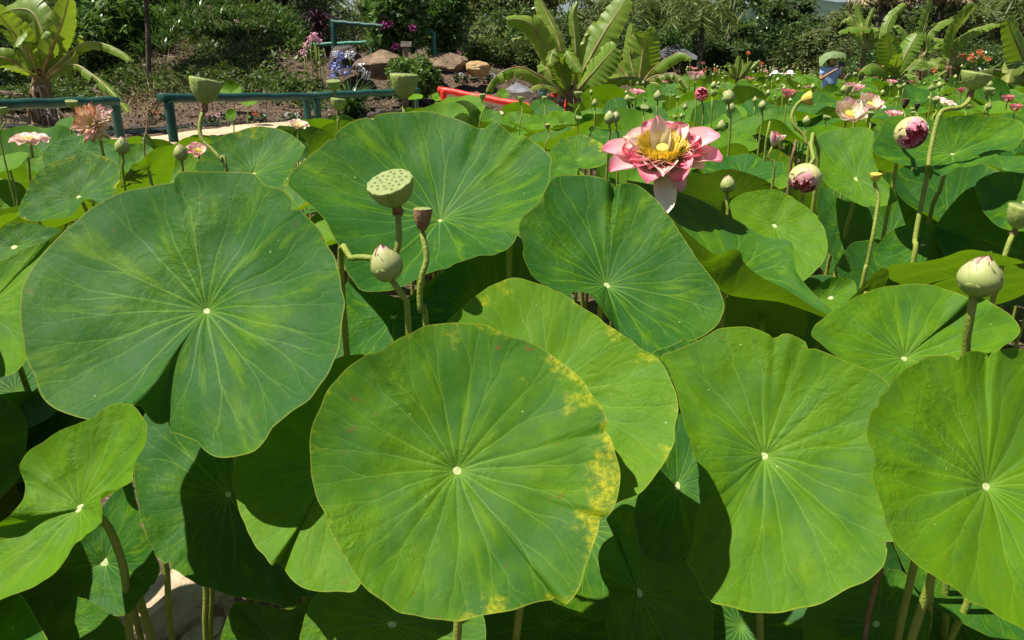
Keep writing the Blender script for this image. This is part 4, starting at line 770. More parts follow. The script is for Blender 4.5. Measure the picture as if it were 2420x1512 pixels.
for k_, p in protos:
    if p.name not in used: p.location = (3+rf.random()*3, 9+rf.random()*4, 0)
# low leaves that fill the shade under the front rows
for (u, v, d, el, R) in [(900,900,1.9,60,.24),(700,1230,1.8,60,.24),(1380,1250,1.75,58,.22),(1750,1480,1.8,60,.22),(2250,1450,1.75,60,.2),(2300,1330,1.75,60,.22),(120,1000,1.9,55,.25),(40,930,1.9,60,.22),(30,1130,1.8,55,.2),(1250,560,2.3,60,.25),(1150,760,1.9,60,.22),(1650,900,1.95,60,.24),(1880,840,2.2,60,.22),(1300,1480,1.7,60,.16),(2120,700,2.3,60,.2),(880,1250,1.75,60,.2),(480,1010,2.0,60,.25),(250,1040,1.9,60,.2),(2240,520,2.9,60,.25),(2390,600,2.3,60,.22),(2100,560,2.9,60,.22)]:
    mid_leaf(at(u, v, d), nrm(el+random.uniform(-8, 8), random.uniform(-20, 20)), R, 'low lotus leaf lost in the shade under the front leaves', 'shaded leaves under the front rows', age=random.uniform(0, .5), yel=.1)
for (u, v, d, el, R) in [(-420,900,1.5,60,.26),(-380,1250,1.25,60,.26),(-330,1560,1.15,62,.24),(-520,640,1.9,60,.28),(-200,1760,1.1,65,.22),(-620,1100,1.4,60,.28),(-150,1120,1.62,55,.2)]:  # the bed goes on here; these mostly out-of-view leaves are added to cast shade
    mid_leaf(at(u, v, d), nrm(el, random.uniform(-15, 15)), R, 'lotus leaf added at the outer flank, mostly out of view, to shade the front rows', 'flank leaves added to shade the front rows', age=.5, yel=.1)
dead_v = [m.copy() for m in (VARS[5], VARS[8], VARS[9])]
DEADF = plain('dead_field_leaf', (.14, .09, .04), (.30, .21, .11), 5, .85, .15, .6, (.25, .15, .05), .25)
for m in dead_v: m.materials.clear(); m.materials.append(DEADF)
for (u, v, w_) in [(1905,785,60),(1500,330,30),(2190,300,34),(2330,262,36),(1870,262,30),(1610,262,26),(640,360,40),(2060,330,36)]:
    p = atz(u, v, 1.02 if v < 400 else .75); d = (p-CAM).dot(FW); ro = mid_leaf(p, nrm(60+random.uniform(-25, 60), random.uniform(-50, 50)), w_*d/F/2, 'dried brown curled lotus leaf standing among the green ones', 'dried leaves standing in the pond')
    ro.children[0].data = random.choice(dead_v)
# crossing bare stalks and dead leaves near the ground
LIME = plain('limestone', (.36, .27, .17), (.54, .43, .29), 14, .9, .15, .9, bscale=30)
def rock(name, label, loc, size, mat, seed, group=None, cat='rock', flat=.6):
    bm = bmesh.new(); bmesh.ops.create_icosphere(bm, subdivisions=4, radius=1.); r = np.random.default_rng(seed)
    P = [(Vector(r.normal(size=3)).normalized(), r.uniform(.55, .95)) for _ in range(16)]
    for v in bm.verts:
        c = v.co.copy(); k = 1.
        for nn, dd in P:
            q = c.dot(nn)
            if q*k > dd: k = dd/q
        v.co = c*(k*(1+.02*math.sin(9*c.x+seed)*math.sin(11*c.y)+.015*math.sin(23*c.z+4*c.x)))
        v.co.x *= size[0]; v.co.y *= size[1]; v.co.z *= size[2]
    me = bpy.data.meshes.new(name); bm.to_mesh(me); bm.free(); me.materials.append(mat)
    o = bpy.data.objects.new(name, me); COL.objects.link(o); o.location = loc; o.rotation_euler = (0, 0, seed*1.3); return tag(o, label, cat, group)
for i, (u, v, s, lab) in enumerate([(395,1425,.15,'pale limestone lump between stalks below the pleated leaf'),(480,1490,.10,'small pale limestone piece beside a thick stalk'),(2270,1500,.14,'sunlit pale stone under the leaf with a dark crease'),(1935,795,.16,'pale stone glimpsed behind the nicked leaf')]):
    s *= 1.35; p = atz(u, v, .10); rock('stone', lab, (p.x, p.y, gzf(p.x, p.y)+s*.3), (s, s*.9, s*.7), LIME, i+3)
for (u, v, d, du, lab) in [(395,1360,1.75,10,'thick green stalk in front of the limestone lump'),(487,1390,1.7,3,'yellow-green stalk beside the small limestone'),(500,1390,1.74,0,'twin of the yellow-green stalk by the limestone'),(2200,1370,1.6,-14,'yellow stalk under the creased leaf'),(2235,1380,1.64,-8,'green stalk beside the yellow one under the creased leaf'),(2290,1415,1.6,-60,'slanting stalk below the creased leaf'),(1204,600,1.9,0,'sunlit stalk beneath the big wavy leaf')]:
    p = at(u, v, d); root = thing('bare_stem', lab, 'stem', base_of(p)); q = at(u+du, v+140, d+.05); z0 = gzf(q.x, q.y); mb = MB()
    tube(mb, catmull([p+Vector((0, 0, .03 if u == 1204 else .13)), p, q, Vector((q.x, q.y+.03, z0-.05))], 16), [.0075]*16, 8); build('cut_stem', mb, STALK, root)
DEAD = plain('dead_leaf', (.16, .075, .03), (.34, .20, .11), 6, .85, .15, .6)
for i in range(26):
    u, v = random.choice([(random.uniform(330, 520), random.uniform(1370, 1500)), (random.uniform(2150, 2420), random.uniform(1400, 1505)), (random.uniform(1150, 1450), random.uniform(1430, 1500)), (random.uniform(2080, 2400), random.uniform(440, 600))])
    p = atz(u, v, .2 if v > 1300 else .5); m = VARS[8]; o = bpy.data.objects.new('dead_leaf', raw_mesh('dead_leaf', VERT[random.choice([5, 8, 9])]*np.array([.1, .07, .09]), [tuple(q.vertices) for q in m.polygons])); COL.objects.link(o); o.data.materials.append(DEAD)
    o.location = (p.x, p.y, gzf(p.x, p.y)+.05); o.rotation_euler = (random.uniform(-.6, .6), random.uniform(-.6, .6), random.uniform(0, 6)); tag(o, 'crumpled brown dead leaf on the ground under the lotus', 'dead leaf', 'dead leaves on the ground')
# ------------------------------------------------------------------ background planting
def leaf_cloud(C, length, width, droop=.0, seed=0, up=None, jitter=.35, shape=4):
    """C: (N,3) leaf positions -> many small pointed leaves"""
    r = np.random.default_rng(seed); N = len(C)
    d = r.normal(size=(N, 3)); d[:, 2] = d[:, 2]*.6-droop
    if up is not None: d = d*.55+up
    d /= np.linalg.norm(d, axis=1)[:, None]; s = np.cross(d, r.normal(size=(N, 3))); s /= np.linalg.norm(s, axis=1)[:, None]+1e-9
    nn = np.cross(d, s); L = length*(1+jitter*r.normal(size=(N, 1))).clip(.4, 1.9); W = width*(1+jitter*r.normal(size=(N, 1))).clip(.4, 1.9)
    p0 = C; p1 = C+d*L*.45+s*W*.5+nn*W*.15; p2 = C+d*L-nn*L*.12; p3 = C+d*L*.45-s*W*.5+nn*W*.15
    V = np.stack([p0, p1, p2, p3], 1).reshape(-1, 3); Fq = np.arange(4*N).reshape(N, 4); A = np.repeat(r.random(N), 4)
    return V, Fq, A
def cloud_obj(name, parts, mat, parent=None):
    k = 0; VV = []; FF = []; AA = []
    for V, Fq, A in parts: VV.append(V); FF.append(Fq+k); AA.append(A); k += len(V)
    off = ROOT.get(parent.name, Vector((0, 0, 0))) if parent else Vector((0, 0, 0))
    me = raw_mesh(name, np.concatenate(VV)-np.array(off), np.concatenate(FF), None, np.concatenate(AA), smooth=False)
    o = bpy.data.objects.new(name, me); COL.objects.link(o); me.materials.append(mat)
    if parent: o.parent = parent
    return o
def ball_pts(c, rad, n, r, shell=.5):
    d = r.normal(size=(n, 3)); d /= np.linalg.norm(d, axis=1)[:, None]; q = (shell+(1-shell)*r.random((n, 1)))
    return np.asarray(c)+d*q*np.asarray(rad)
EUC = rndmat('gum_foliage', [(.06, .09, .03), (.12, .16, .055), (.19, .22, .08), (.26, .27, .12)], .55, .3, (.18, .24, .05), .42)
DKT = rndmat('dark_foliage', [(.03, .06, .02), (.065, .11, .035), (.11, .16, .05)], .5, .3, (.12, .2, .03), .4)
PLM = rndmat('palm_foliage', [(.08, .12, .025), (.13, .18, .04), (.20, .23, .06)], .5, .35, (.14, .2, .03), .25)
SHR = rndmat('shrub_foliage', [(.035, .08, .018), (.08, .16, .035), (.18, .27, .08)], .28, .6, (.10, .22, .02), .25)
SHL = rndmat('light_shrub_foliage', [(.05, .11, .02), (.09, .17, .03), (.13, .22, .04)], .4, .4, (.16, .28, .03), .25)
CON = rndmat('juniper_foliage', [(.05, .09, .02), (.09, .14, .03), (.14, .18, .035)], .5, .3, (.12, .18, .02), .2)
STR = rndmat('strap_foliage', [(.03, .07, .018), (.065, .13, .03), (.13, .20, .06)], .3, .5, (.08, .18, .02), .2)
GRC = rndmat('ground_cover', [(.04, .065, .016), (.08, .125, .025), (.14, .18, .04)], .5, .3, (.10, .18, .02), .25)
DRG = rndmat('dry_grass', [(.16, .12, .06), (.28, .22, .11), (.38, .31, .17)], .7, .2)
BARK = plain('bark', (.055, .042, .032), (.15, .12, .09), 5, .85, .15, .8)
BARKP = plain('pale_bark', (.24, .19, .14), (.42, .36, .28), 4, .8, .2, .5)
def tree(name, label, base, H, crown, nclump, nleaf, mat, bark, lean=0., llen=.28, lwid=.09, droop=.35, seed=1, trunk_r=.16, cz=None, group=None):
    r = np.random.default_rng(seed); x, y = base; z0 = gzf(x, y); root = thing(name, label, 'tree', (x, y, z0), group)
    mb = MB(); cc = np.array([x+lean, y, z0+(cz or H*.62)]); top = np.array([x+lean*.8, y, z0+H*.8])
    tr = catmull([(x, y, z0-.2), (x+lean*.2+.1, y, z0+H*.25), (x+lean*.6-.1, y+.1, z0+H*.5), top], 14); tube(mb, tr, np.linspace(trunk_r, trunk_r*.3, 14), 8)
    parts = []; cen = ball_pts(cc, crown, nclump, r, .35); cen[:, 2] = np.maximum(cen[:, 2], z0+.5)
    for i, c in enumerate(cen):
        b = tr[int(np.clip(5+8*r.random(), 0, 13))]; m = (b+c)/2+r.normal(size=3)*.15
        if i % 2 == 0: tube(mb, catmull([b, m, c], 6), np.linspace(trunk_r*.35, .02, 6), 5, caps=False)
        rad = np.array(crown)*r.uniform(.17, .30)*np.array([1, 1, .7]); parts.append(leaf_cloud(ball_pts(c, rad, nleaf, r, .25), llen, lwid, droop, int(r.integers(9999))))
    build('trunk', mb, bark, root); cloud_obj('crown', parts, mat, root); return root
TR = [ # u, Y, H, crown, clumps, leaves, mat, label
 (1215, 34, 9, (3.0, 2.2, 3.4), 34, 260, EUC, BARK, 'grey-green gum tree with a thin dark trunk behind the twin climbing shrubs'),
 (1110, 38, 10, (3.0, 2.2, 3.6), 30, 240, EUC, BARK, 'loose gum tree filling the gap behind the climbing shrubs'),
 (1440, 44, 9, (3.4, 2.5, 3.6), 34, 260, DKT, BARK, 'dark round-headed tree behind the central banana'),
 (1560, 40, 8, (3.0, 2.2, 3.2), 32, 260, EUC, BARK, 'gum tree behind the grey pavilion roof'),
 (1660, 46, 9, (3.2, 2.2, 3.2), 30, 240, DKT, BARK, 'dark leafy tree beside the forked tree'),
 (1740, 38, 8.5, (2.3, 2.0, 2.8), 30, 260, DKT, BARK, 'forked dark-trunked tree standing alone before the distant hill'),
 (1960, 38, 8, (2.6, 2.0, 3.2), 34, 260, EUC, BARKP, 'pale-branched gum tree behind the person in the leaf hat'),
 (2060, 42, 9, (3.0, 2.2, 3.8), 34, 250, EUC, BARKP, 'tall gum tree behind the tallest bananas'),
 (2230, 40, 9, (3.4, 2.2, 3.8), 34, 250, DKT, BARKP, 'dark tree with a bleached bare limb behind the bananas'),
 (2390, 34, 9, (3.0, 2.2, 3.6), 32, 250, EUC, BARK, 'golden-green tree with hanging foliage beyond the cannas'),
 (700, 33, 9, (3.4, 2.2, 3.6), 30, 240, DKT, BARK, 'leafy tree above the strap-leaved border'),
 (480, 30, 9, (3.4, 2.2, 3.4), 34, 240, DKT, BARK, 'dark tree shading the top of the garden bank'),
 (240, 28, 9, (3.4, 2.2, 3.4), 34, 240, SHR, BARK, 'glossy broad-leaved tree behind the fence banana'),
 (30, 27, 9, (3.2, 2.2, 3.4), 34, 240, DKT, BARK, 'dense tree above the first rail'),
 (880, 40, 8, (2.3, 2.0, 2.6), 16, 170, EUC, BARK, 'thin gum tree with open branches against the sky'),
 (2500, 38, 9, (3.4, 2.2, 3.6), 30, 240, DKT, BARK, 'dark tree at the end of the canna border'),
 (1850, 60, 7, (4.0, 2.4, 2.2), 30, 240, DKT, BARK, 'low dark tree closing the far end of the pond'),
 (150, 36, 10, (4., 2.2, 4), 30, 240, DKT, BARK, 'tall dark tree behind the glossy tree'),(590, 38, 10, (4., 2.2, 4), 30, 240, EUC, BARK, 'tall gum tree behind the bank'),
 (2140, 52, 10, (4., 2.4, 4), 30, 220, EUC, BARK, 'far gum tree behind the banana grove'),(2310, 50, 10, (4., 2.4, 4), 30, 220, EUC, BARK, 'far gum tree behind the canna border'),(1500, 56, 10, (4.4, 2.4, 4), 30, 220, DKT, BARK, 'far dark tree behind the second banana clump')]
for i, (u, Yd, H, cr, nc, nl, m, bk, lab) in enumerate(TR):
    if u > 850 and Yd < 45: cr = (cr[0]*.8, cr[1], random.uniform(1.5, 2.3)); czz = random.uniform(2.0, 2.9); H = (czz+cr[2]*.6)/.8
    else: czz = None
    x = (u-1210)/F*Yd*math.cos(PITCH); gl = 'gum_tree' if m is EUC else 'leafy_tree'
    tree(gl, lab, (x, Yd), H, cr, nc, nl, m, bk, random.uniform(-.6, .6), .30*Yd/38, .10*Yd/38, .6 if m is EUC else .2, 40+i, .2, cz=czz or max(.9, (3.2 if H < 9 else 3.8)-(1.25*gzf(x, Yd) if u < 800 else 0)))
# low tree and shrub belt that closes the view under the crowns
def shrub(name, label, c, rad, n, mat, llen, lwid, seed, droop=.1, group=None, stem=True, cat='shrub', core=True):
    r = np.random.default_rng(seed); z0 = gzf(c[0], c[1]); root = thing(name, label, cat, (c[0], c[1], z0), group)
    cc = np.array([c[0], c[1], z0+rad[2]*.9]); parts = []
    cl = ball_pts(cc, np.array(rad)*.72, 26, r, .55)
    for q in cl: parts.append(leaf_cloud(ball_pts(q, np.array(rad)*r.uniform(.25, .42), n//26, r, .5), llen, lwid, droop, int(r.integers(9999))))
    cloud_obj('foliage', parts, mat, root)
    if stem:
        mb = MB()
        for k in range(5): tube(mb, catmull([(c[0], c[1], z0-.1), (c[0]+r.normal()*.1, c[1], z0+rad[2]*.5), cl[k]], 6), np.linspace(.05, .015, 6), 5, caps=False)
        build('stem', mb, BARK, root)
    return root
belt = [(u, Yd) for u, Yd in [(1100,27),(1170,29),(1250,28),(1330,27),(1420,28),(1480,26),(1560,34),(1620,37),(1680,43),(1750,45),(1820,46),(1890,44),(1950,43),(2010,29),(2070,27),(2140,26),(2210,25),(2290,25),(2360,24),(2430,23),(1990,36),(1900,50),(1780,52),(330,24.5),(240,24),(120,22),(40,21),(-30,20),(420,25)]]
for i, (u, Yd) in enumerate(belt):
    x = (u-1210)/F*Yd*math.cos(PITCH)
    shrub('bush', 'bushy green shrub in the belt below the trees', (x, Yd), (1.5*Yd/32, 1.0, 1.25*Yd/32), 3200, [EUC, DKT, SHR, GRC][i % 4], .13*Yd/30, .055*Yd/30, 300+i, group='shrubs below the trees')
for i, (u, Yd, rx, rz, m, L) in enumerate([(215,19.5,.8,.9,SHL,.22),(270,20.5,.9,.9,SHR,.22),(320,20.5,.8,.8,SHL,.2),(180,21.5,1.2,1.5,DKT,.12),(300,23,1.4,1.2,DKT,.12),(60,20,1.2,1.6,DKT,.12),(-20,18,1.1,1.4,SHR,.12),(400,25,1.5,1.2,DKT,.12),(520,26,1.5,1.1,DKT,.12),(620,27,1.5,1.1,DKT,.1),(720,26,1.2,1.1,EUC,.1),(780,24,.9,1.5,EUC,.1),(840,27,1.2,1.6,EUC,.1),(460,27,1.5,1.2,EUC,.1),(40,15.4,.7,.35,GRC,.08),(140,15.8,.7,.3,GRC,.08)]):
    x = (u-1210)/F*Yd*math.cos(PITCH); nm = ['broad-leaved light green', 'broad-leaved glossy', 'broad-leaved pale'][i] if i < 3 else 'dense dark' if m is DKT else 'fine-leaved'
    shrub('bush', nm+' bush crowding the top of the garden bank', (x, Yd), (rx, .8, rz), 2600 if L < .15 else 700, m, L, L*.45, 400+i, group=None if i < 3 else nm+' bushes on the bank')
# twin climbing shrubs, round bush, junipers
p = aty(945, 150, 18.5); shrub('climbing_shrub', 'tall glossy shrub dotted with magenta flowers behind the small sign', (p.x, p.y), (.85, .8, 1.35), 6500, SHR, .14, .085, 11)
p = aty(1050, 130, 20.0); shrub('climbing_shrub', 'second tall glossy shrub beside the bent green post', (p.x, p.y), (.72, .7, 1.35), 5200, SHR, .14, .085, 12)
MAG = rndmat('magenta', [(.20, .02, .12), (.34, .05, .22)], .6, .2)
for i, (u, v, Yd) in enumerate([(905, 62, 17.6), (918, 57, 17.6), (975, 66, 17.6), (935, 110, 17.7), (1080, 128, 19.5)]):
    p = aty(u, v, Yd); r = np.random.default_rng(i); o = cloud_obj('flower_cluster', [leaf_cloud(ball_pts(p, (.06, .06, .06), 40, r), .05, .04, 0, i)], MAG); tag(o, 'magenta bract cluster on the glossy climbing shrub', 'flowers', 'magenta clusters')
p = aty(970, 215, 15.6); shrub('round_bush', 'low rounded bright green bush behind the goblet pod', (p.x, p.y), (.62, .5, .52), 4600, SHL, .085, .045, 13)
for i, (u, Yd, rx) in enumerate([(1150, 21, .9), (1200, 22, 1.0), (1120, 22.5, .8), (1250, 21, .8)]):
    p = aty(u, 150, Yd); shrub('juniper', 'spreading yellow-green juniper behind the golden rocks', (p.x, p.y), (rx, .8, .42), 3000, CON, .15, .03, 60+i, -.3, group='junipers behind the rocks')
# strap-leaved agapanthus clumps
def blades(C, n, L, W, r, arch=1.0, spread=.9):
    """arching strap leaves from one crown"""
    Vs = []; Fs = []; As = []; k = 0; S = 6
    for i in range(n):
        a = r.uniform(0, 6.283); ph = r.uniform(.1, spread); l = L*r.uniform(.65, 1.15); d = np.array([math.cos(a), math.sin(a), 0]); sd = np.array([-math.sin(a), math.cos(a), 0]); p = np.array(C)+d*r.uniform(0, .08); q = r.random()
        for j in range(S):
            t = j/(S-1); w_ = W*.5*(1-t**2.2)+.002
            Vs += [p-sd*w_, p+sd*w_]; As += [q, q]
            an = ph+arch*t*1.5; p = p+(d*math.sin(an)+np.array([0, 0, math.cos(an)]))*l/(S-1)
        Fs += [(k+2*j, k+2*j+1, k+2*j+3, k+2*j+2) for j in range(S-1)]; k += 2*S
    return np.array(Vs), np.array(Fs), np.array(As)
def umbel(p, R, cols, r):
    return leaf_cloud(ball_pts(p, (R, R, R), 70, r, .6), R*.55, R*.28, 0, int(r.integers(9999)))
BLUE = rndmat('blue_petals', [(.16, .18, .52), (.28, .30, .68), (.45, .48, .80)], .5, .2)
WHITE = rndmat('white_petals', [(.55, .55, .58), (.75, .75, .75), (.85, .85, .82)], .5, .2)
ROSE = rndmat('rose_petals', [(.70, .20, .36), (.85, .42, .55), (.90, .65, .70)], .5, .2)
def agapanthus(label, c, n=70, L=.62, flowers=(), group=None, seed=0):
    r = np.random.default_rng(seed); z0 = gzf(*c); root = thing('agapanthus', label, 'plant', (c[0], c[1], z0), group)
    V, Fq, A = blades((c[0], c[1], z0), n, L, .035, r); cloud_obj('strap_leaves', [(V, Fq, A)], STR, root)
    for (dx, h, R, m) in flowers:
        h *= 1.45 if n > 100 else 1.
        mb = MB(); tube(mb, catmull([(c[0], c[1], z0), (c[0]+dx*.5, c[1]-.05, z0+h*.6), (c[0]+dx, c[1]-.08, z0+h)], 6), .006, 5); st = build('flower_stem', mb, STALK, root)
        cloud_obj('flower_head', [umbel((c[0]+dx, c[1]-.08, z0+h), R, None, r)], m, root)
    return root
p = aty(828, 222, 14.8); agapanthus('agapanthus clump with blue and white flower heads behind the third rail', (p.x, p.y), 170, .95, [(-.22, .62, .10, BLUE), (-.05, .58, .10, BLUE), (-.13, .74, .10, BLUE), (.06, .76, .09, WHITE), (.22, .62, .09, WHITE), (.33, .52, .08, WHITE), (-.28, .5, .08, BLUE), (-.2, .78, .07, WHITE)], seed=2)
rr = random.Random(5)
for i in range(46):
    u = rr.uniform(345, 735); Yd = rr.uniform(19.5, 23.5); x = (u-1210)/F*Yd*.95
    fl = [(rr.uniform(-.2, .2), .8, .07, WHITE)] if (u > 600 and rr.random() < .35) else []
    agapanthus('dark strap-leaved clump on the garden bank', (x, Yd), 46, .75, fl, 'strap-leaved clumps on the bank', 50+i)
# nerine style pink flowers at the end of the border
for i, (u, v, Yd) in enumerate([(742, 84, 17), (752, 96, 17), (732, 92, 17.1), (718, 124, 16.8), (722, 108, 16.9), (745, 90, 17), (1215*.0+560, 55, 20), (640, 48, 21), (690, 35, 22)]):
    p = aty(u, v, Yd); z0 = gzf(p.x, p.y); root = thing('pink_lily', 'pink trumpet lily head on a bare stem at the end of the strap border', 'flower', (p.x, p.y, z0), 'pink lilies on the bank'); r = np.random.default_rng(i)
    mb = MB(); tube(mb, [(p.x, p.y, z0-.05), (p.x, p.y, p.z)], .008, 5); build('stem', mb, STALK, root); cloud_obj('flower_head', [umbel(p, .075, None, r)], ROSE, root)
# ground cover and dry grass
r = np.random.default_rng(77); N = 64000
U = r.uniform(-60, 760, N); Yd = r.uniform(14.6, 22., N); Xx = (U-1210)/F*Yd*.95; keep = (r.random(N) < .9) & ((Yd+.45*Xx) > np.where(U < 200, 12.2, 13.7)+1.2*r.random(N)); Xx, Yd = Xx[keep], Yd[keep]
C = np.stack([Xx, Yd, gz(Xx, Yd)+.20*r.random(len(Xx))], -1); mask = (np.sin(Xx*1.7)+np.sin(Yd*2.3+Xx)+r.normal(size=len(Xx))*.5) > -.9
o = cloud_obj('ground_cover', [leaf_cloud(C[mask], .12, .06, -.25, 5)], GRC); tag(o, 'low leafy ground cover spreading over the bank', 'ground cover', kind='stuff')
U = np.concatenate([r.normal(520, 70, 2200), r.normal(350, 40, 900), r.uniform(0, 700, 1400)]); Yd = np.concatenate([r.normal(18.6, .5, 2200), r.normal(17.6, .5, 900), r.uniform(15.5, 21, 1400)]); Xx = (U-1210)/F*Yd*.95
o = cloud_obj('dry_grass', [leaf_cloud(np.stack([Xx, Yd, gz(Xx, Yd)+.03], -1), .26, .016, -.5, 6)], DRG); tag(o, 'straw-coloured dry grass on the bank', 'grass', kind='stuff')
MULCH = rndmat('mulch_chips', [(.05, .032, .02), (.14, .09, .055), (.34, .26, .18)], .9, .1)
N = 14000; Xx = r.uniform(-11, 5, N); Yd = r.uniform(11, 22, N); kp = (Yd > np.interp(Xx, [a for a, b in pth], [b for a, b in pth])+.9); Xx, Yd = Xx[kp], Yd[kp]
o = cloud_obj('mulch', [leaf_cloud(np.stack([Xx, Yd, gz(Xx, Yd)+.015], -1), .07, .035, .1, 8)], MULCH); tag(o, 'bark chips and litter over the garden soil', 'mulch', kind='stuff')
BED = rndmat('bedding_leaf', [(.03, .07, .02), (.06, .11, .03)], .5, .3); REDF = rndmat('red_petals', [(.6, .06, .02), (.8, .2, .1)], .5, .2)
for i, (u, v, m, c) in enumerate([(367,232,REDF,'scarlet'),(492,250,ROSE,'pink'),(606,262,REDF,'scarlet'),(700,248,WHITE,'white'),(715,244,ROSE,'pink'),(933,224,REDF,'crimson'),(1110,186,REDF,'scarlet'),(1090,172,WHITE,'white'),(1165,178,WHITE,'white'),(885,190,ROSE,'pink'),(520,308,ROSE,'pink'),(1032,178,ROSE,'pink'),(680,258,WHITE,'white'),(1145,200,REDF,'scarlet')]):
    p = atz(u, v+6, 1.0); Yd = min(max(p.y, 13.2), 17.5); p = aty(u, v, Yd); z0 = gzf(p.x, p.y); root = thing('bedding_plant', c+' flowered bedding plant in the mulch', 'plant', (p.x, p.y, z0), c+' bedding plants'); rq = np.random.default_rng(i)
    cloud_obj('foliage', [leaf_cloud(ball_pts((p.x, p.y, z0+.07), (.13, .13, .07), 90, rq), .07, .04, 0, i)], BED, root); cloud_obj('flower_head', [umbel((p.x, p.y-.05, z0+.15), .045, None, rq)], m, root)
# pool strip and stones along the path
strip('pool_water', [(-8.8, 11.2), (-6.4, 12.1), (-4.6, 12.9), (-3.4, 14.2), (-1.6, 15.2)], .28, WATER, .03)
DARKR = plain('dark_rock', (.035, .028, .022), (.10, .08, .065), 6, .8, .3, .8)
SANDR = plain('sand_rock', (.10, .07, .045), (.27, .19, .12), 3.5, .9, .15, .9, bscale=14)
GOLD = plain('golden_rock', (.32, .20, .08), (.50, .36, .18), 3, .9, .15, .8, bscale=14)
for i in range(22):
    t = i/21; q = catmull([(-8.6, 11.7, 0), (-6.3, 12.5, 0), (-4.7, 13.3, 0), (-3.5, 14.6, 0), (-1.7, 15.6, 0)], 22)[i]; s = random.uniform(.06, .12)
    rock('edging_stone', 'dark edging stone along the narrow pool', (q[0], q[1]+random.uniform(-.08, .08), gzf(q[0], q[1])+.02), (s*1.3, s, s*.6), DARKR, i+20, 'edging stones of the pool')
for i, (u, v, Yd, s, m, lab) in enumerate([(905,140,16.6,(.75,.5,.30),SANDR,'long rounded brown boulder behind the agapanthus'),(815,122,17.0,(.5,.4,.28),DARKR,'dark boulder under the upper rail'),(1000,146,17.2,(.45,.35,.2),SANDR,'brown boulder beside the small sign'),(1068,145,17.,(.42,.35,.2),SANDR,'tan boulder beside the golden rock'),(1125,155,17,(.36,.3,.2),GOLD,'bright golden rock at the end of the rockery'),(1060,134,18.2,(.5,.4,.14),SANDR,'pale sandy slab above the tan boulder'),(955,143,16.6,(.2,.2,.08),GOLD,'small yellow rock behind the round bush'),(900,262,13.6,(.16,.12,.09),DARKR,'dark stone lying in the mulch'),(880,268,13.5,(.1,.1,.06),DARKR,'smaller dark stone lying in the mulch'),(1225,206,14.8,(.35,.25,.18),plain('grey_rock',(.14,.14,.15),(.26,.26,.27),6,.9,.15,.8),'grey stone under the arching banana leaf')]):
    p = aty(u, v, Yd); rock('boulder' if s[0] > .3 else 'stone', lab, (p.x, p.y, p.z-s[2]*.35), s, m, 70+i)
# mound carrying the rockery
p = aty(960, 175, 17.4)
# ------------------------------------------------------------------ rails
GREEN = plain('green_paint', (.010, .060, .045), (.018, .085, .062), 5, .5, .35, .35, bscale=40)
LGREEN = plain('light_green_paint', (.05, .20, .13), (.08, .26, .17), 5, .5, .3, .3)
RED = plain('red_paint', (.62, .022, .010), (.72, .04, .02), 5, .45, .4, .25)
def log(mb, a, b, r):
    P = np.array([Vector(a).lerp(Vector(b), t) for t in np.linspace(0, 1, 14)]); P[:, 2] += .006*np.sin(np.arange(14)*1.7+a[0]); d = (P[1]-P[0])/np.linalg.norm(P[1]-P[0])
    rr_ = np.full(16, r)*(1+.03*np.sin(np.arange(16)*2.1)); P = np.vstack([P[:1]-d*.006, P, P[-1:]+d*.006]); rr_[0] = rr_[-1] = r*.9; tube(mb, P, rr_, 18)
def rail(label, a, b, posts, mat, r=.062, pr=.06):
    """a, b = rail ends (u, v, Y); posts = (u, v_top, Y)"""
    pa, pb = aty(*a), aty(*b); root = thing('log_rail', label, 'fence', (pa.x, pa.y, gzf(pa.x, pa.y))); mb = MB(); log(mb, pa, pb, r); build('rail', mb, mat, root)
    for (u, v, Yd) in posts:
        t = aty(u, v, Yd); mb = MB(); log(mb, (t.x, t.y, gzf(t.x, t.y)-.1), (t.x+.001, t.y, t.z), pr); build('post', mb, mat, root)
rail('dark green log rail in front of the big banana plant', (-60, 248, 9.0), (277, 239, 10.7), [(272, 246, 10.7), (-58, 256, 9.0)], GREEN)
rail('dark green log rail behind the tall leaning pod', (380, 232, 9.95), (736, 228, 13.2), [(398, 240, 10.0), (724, 234, 13.1)], GREEN)
rail('dark green log rail ending behind the goblet pod', (740, 226, 13.3), (988, 215, 14.6), [(748, 232, 13.35), (981, 221, 14.55)], GREEN)
rail('sloping bright red log rail beside the sandy path', (1037, 211, 13.6), (1302, 261, 12.9), [(1048, 214, 13.55), (1311, 214, 13.0)], RED, .055, .056)
rail('short red log rail behind the central banana', (1316, 207, 13.1), (1345, 222, 13.6), [(1341, 222, 13.6)], RED, .06)
rail('short green log rail hidden behind the central banana', (1281, 214, 14.), (1400, 207, 15.5), [(1283, 218, 14.)], GREEN)
rail('dark green upper log rail on the bank', (783, 51, 17.6), (905, 62, 17.3), [(787, 54, 17.6)], GREEN, .045, .055)
rail('light green lower rail on top of the rockery', (735, 106, 19), (890, 99, 19), [(812, 104, 19), (878, 101, 19)], LGREEN, .045, .045)
rail('light green bent post beside the second climbing shrub', (998, 78, 18.8), (1022, 74, 18.8), [(1024, 76, 18.8)], LGREEN, .055, .055)
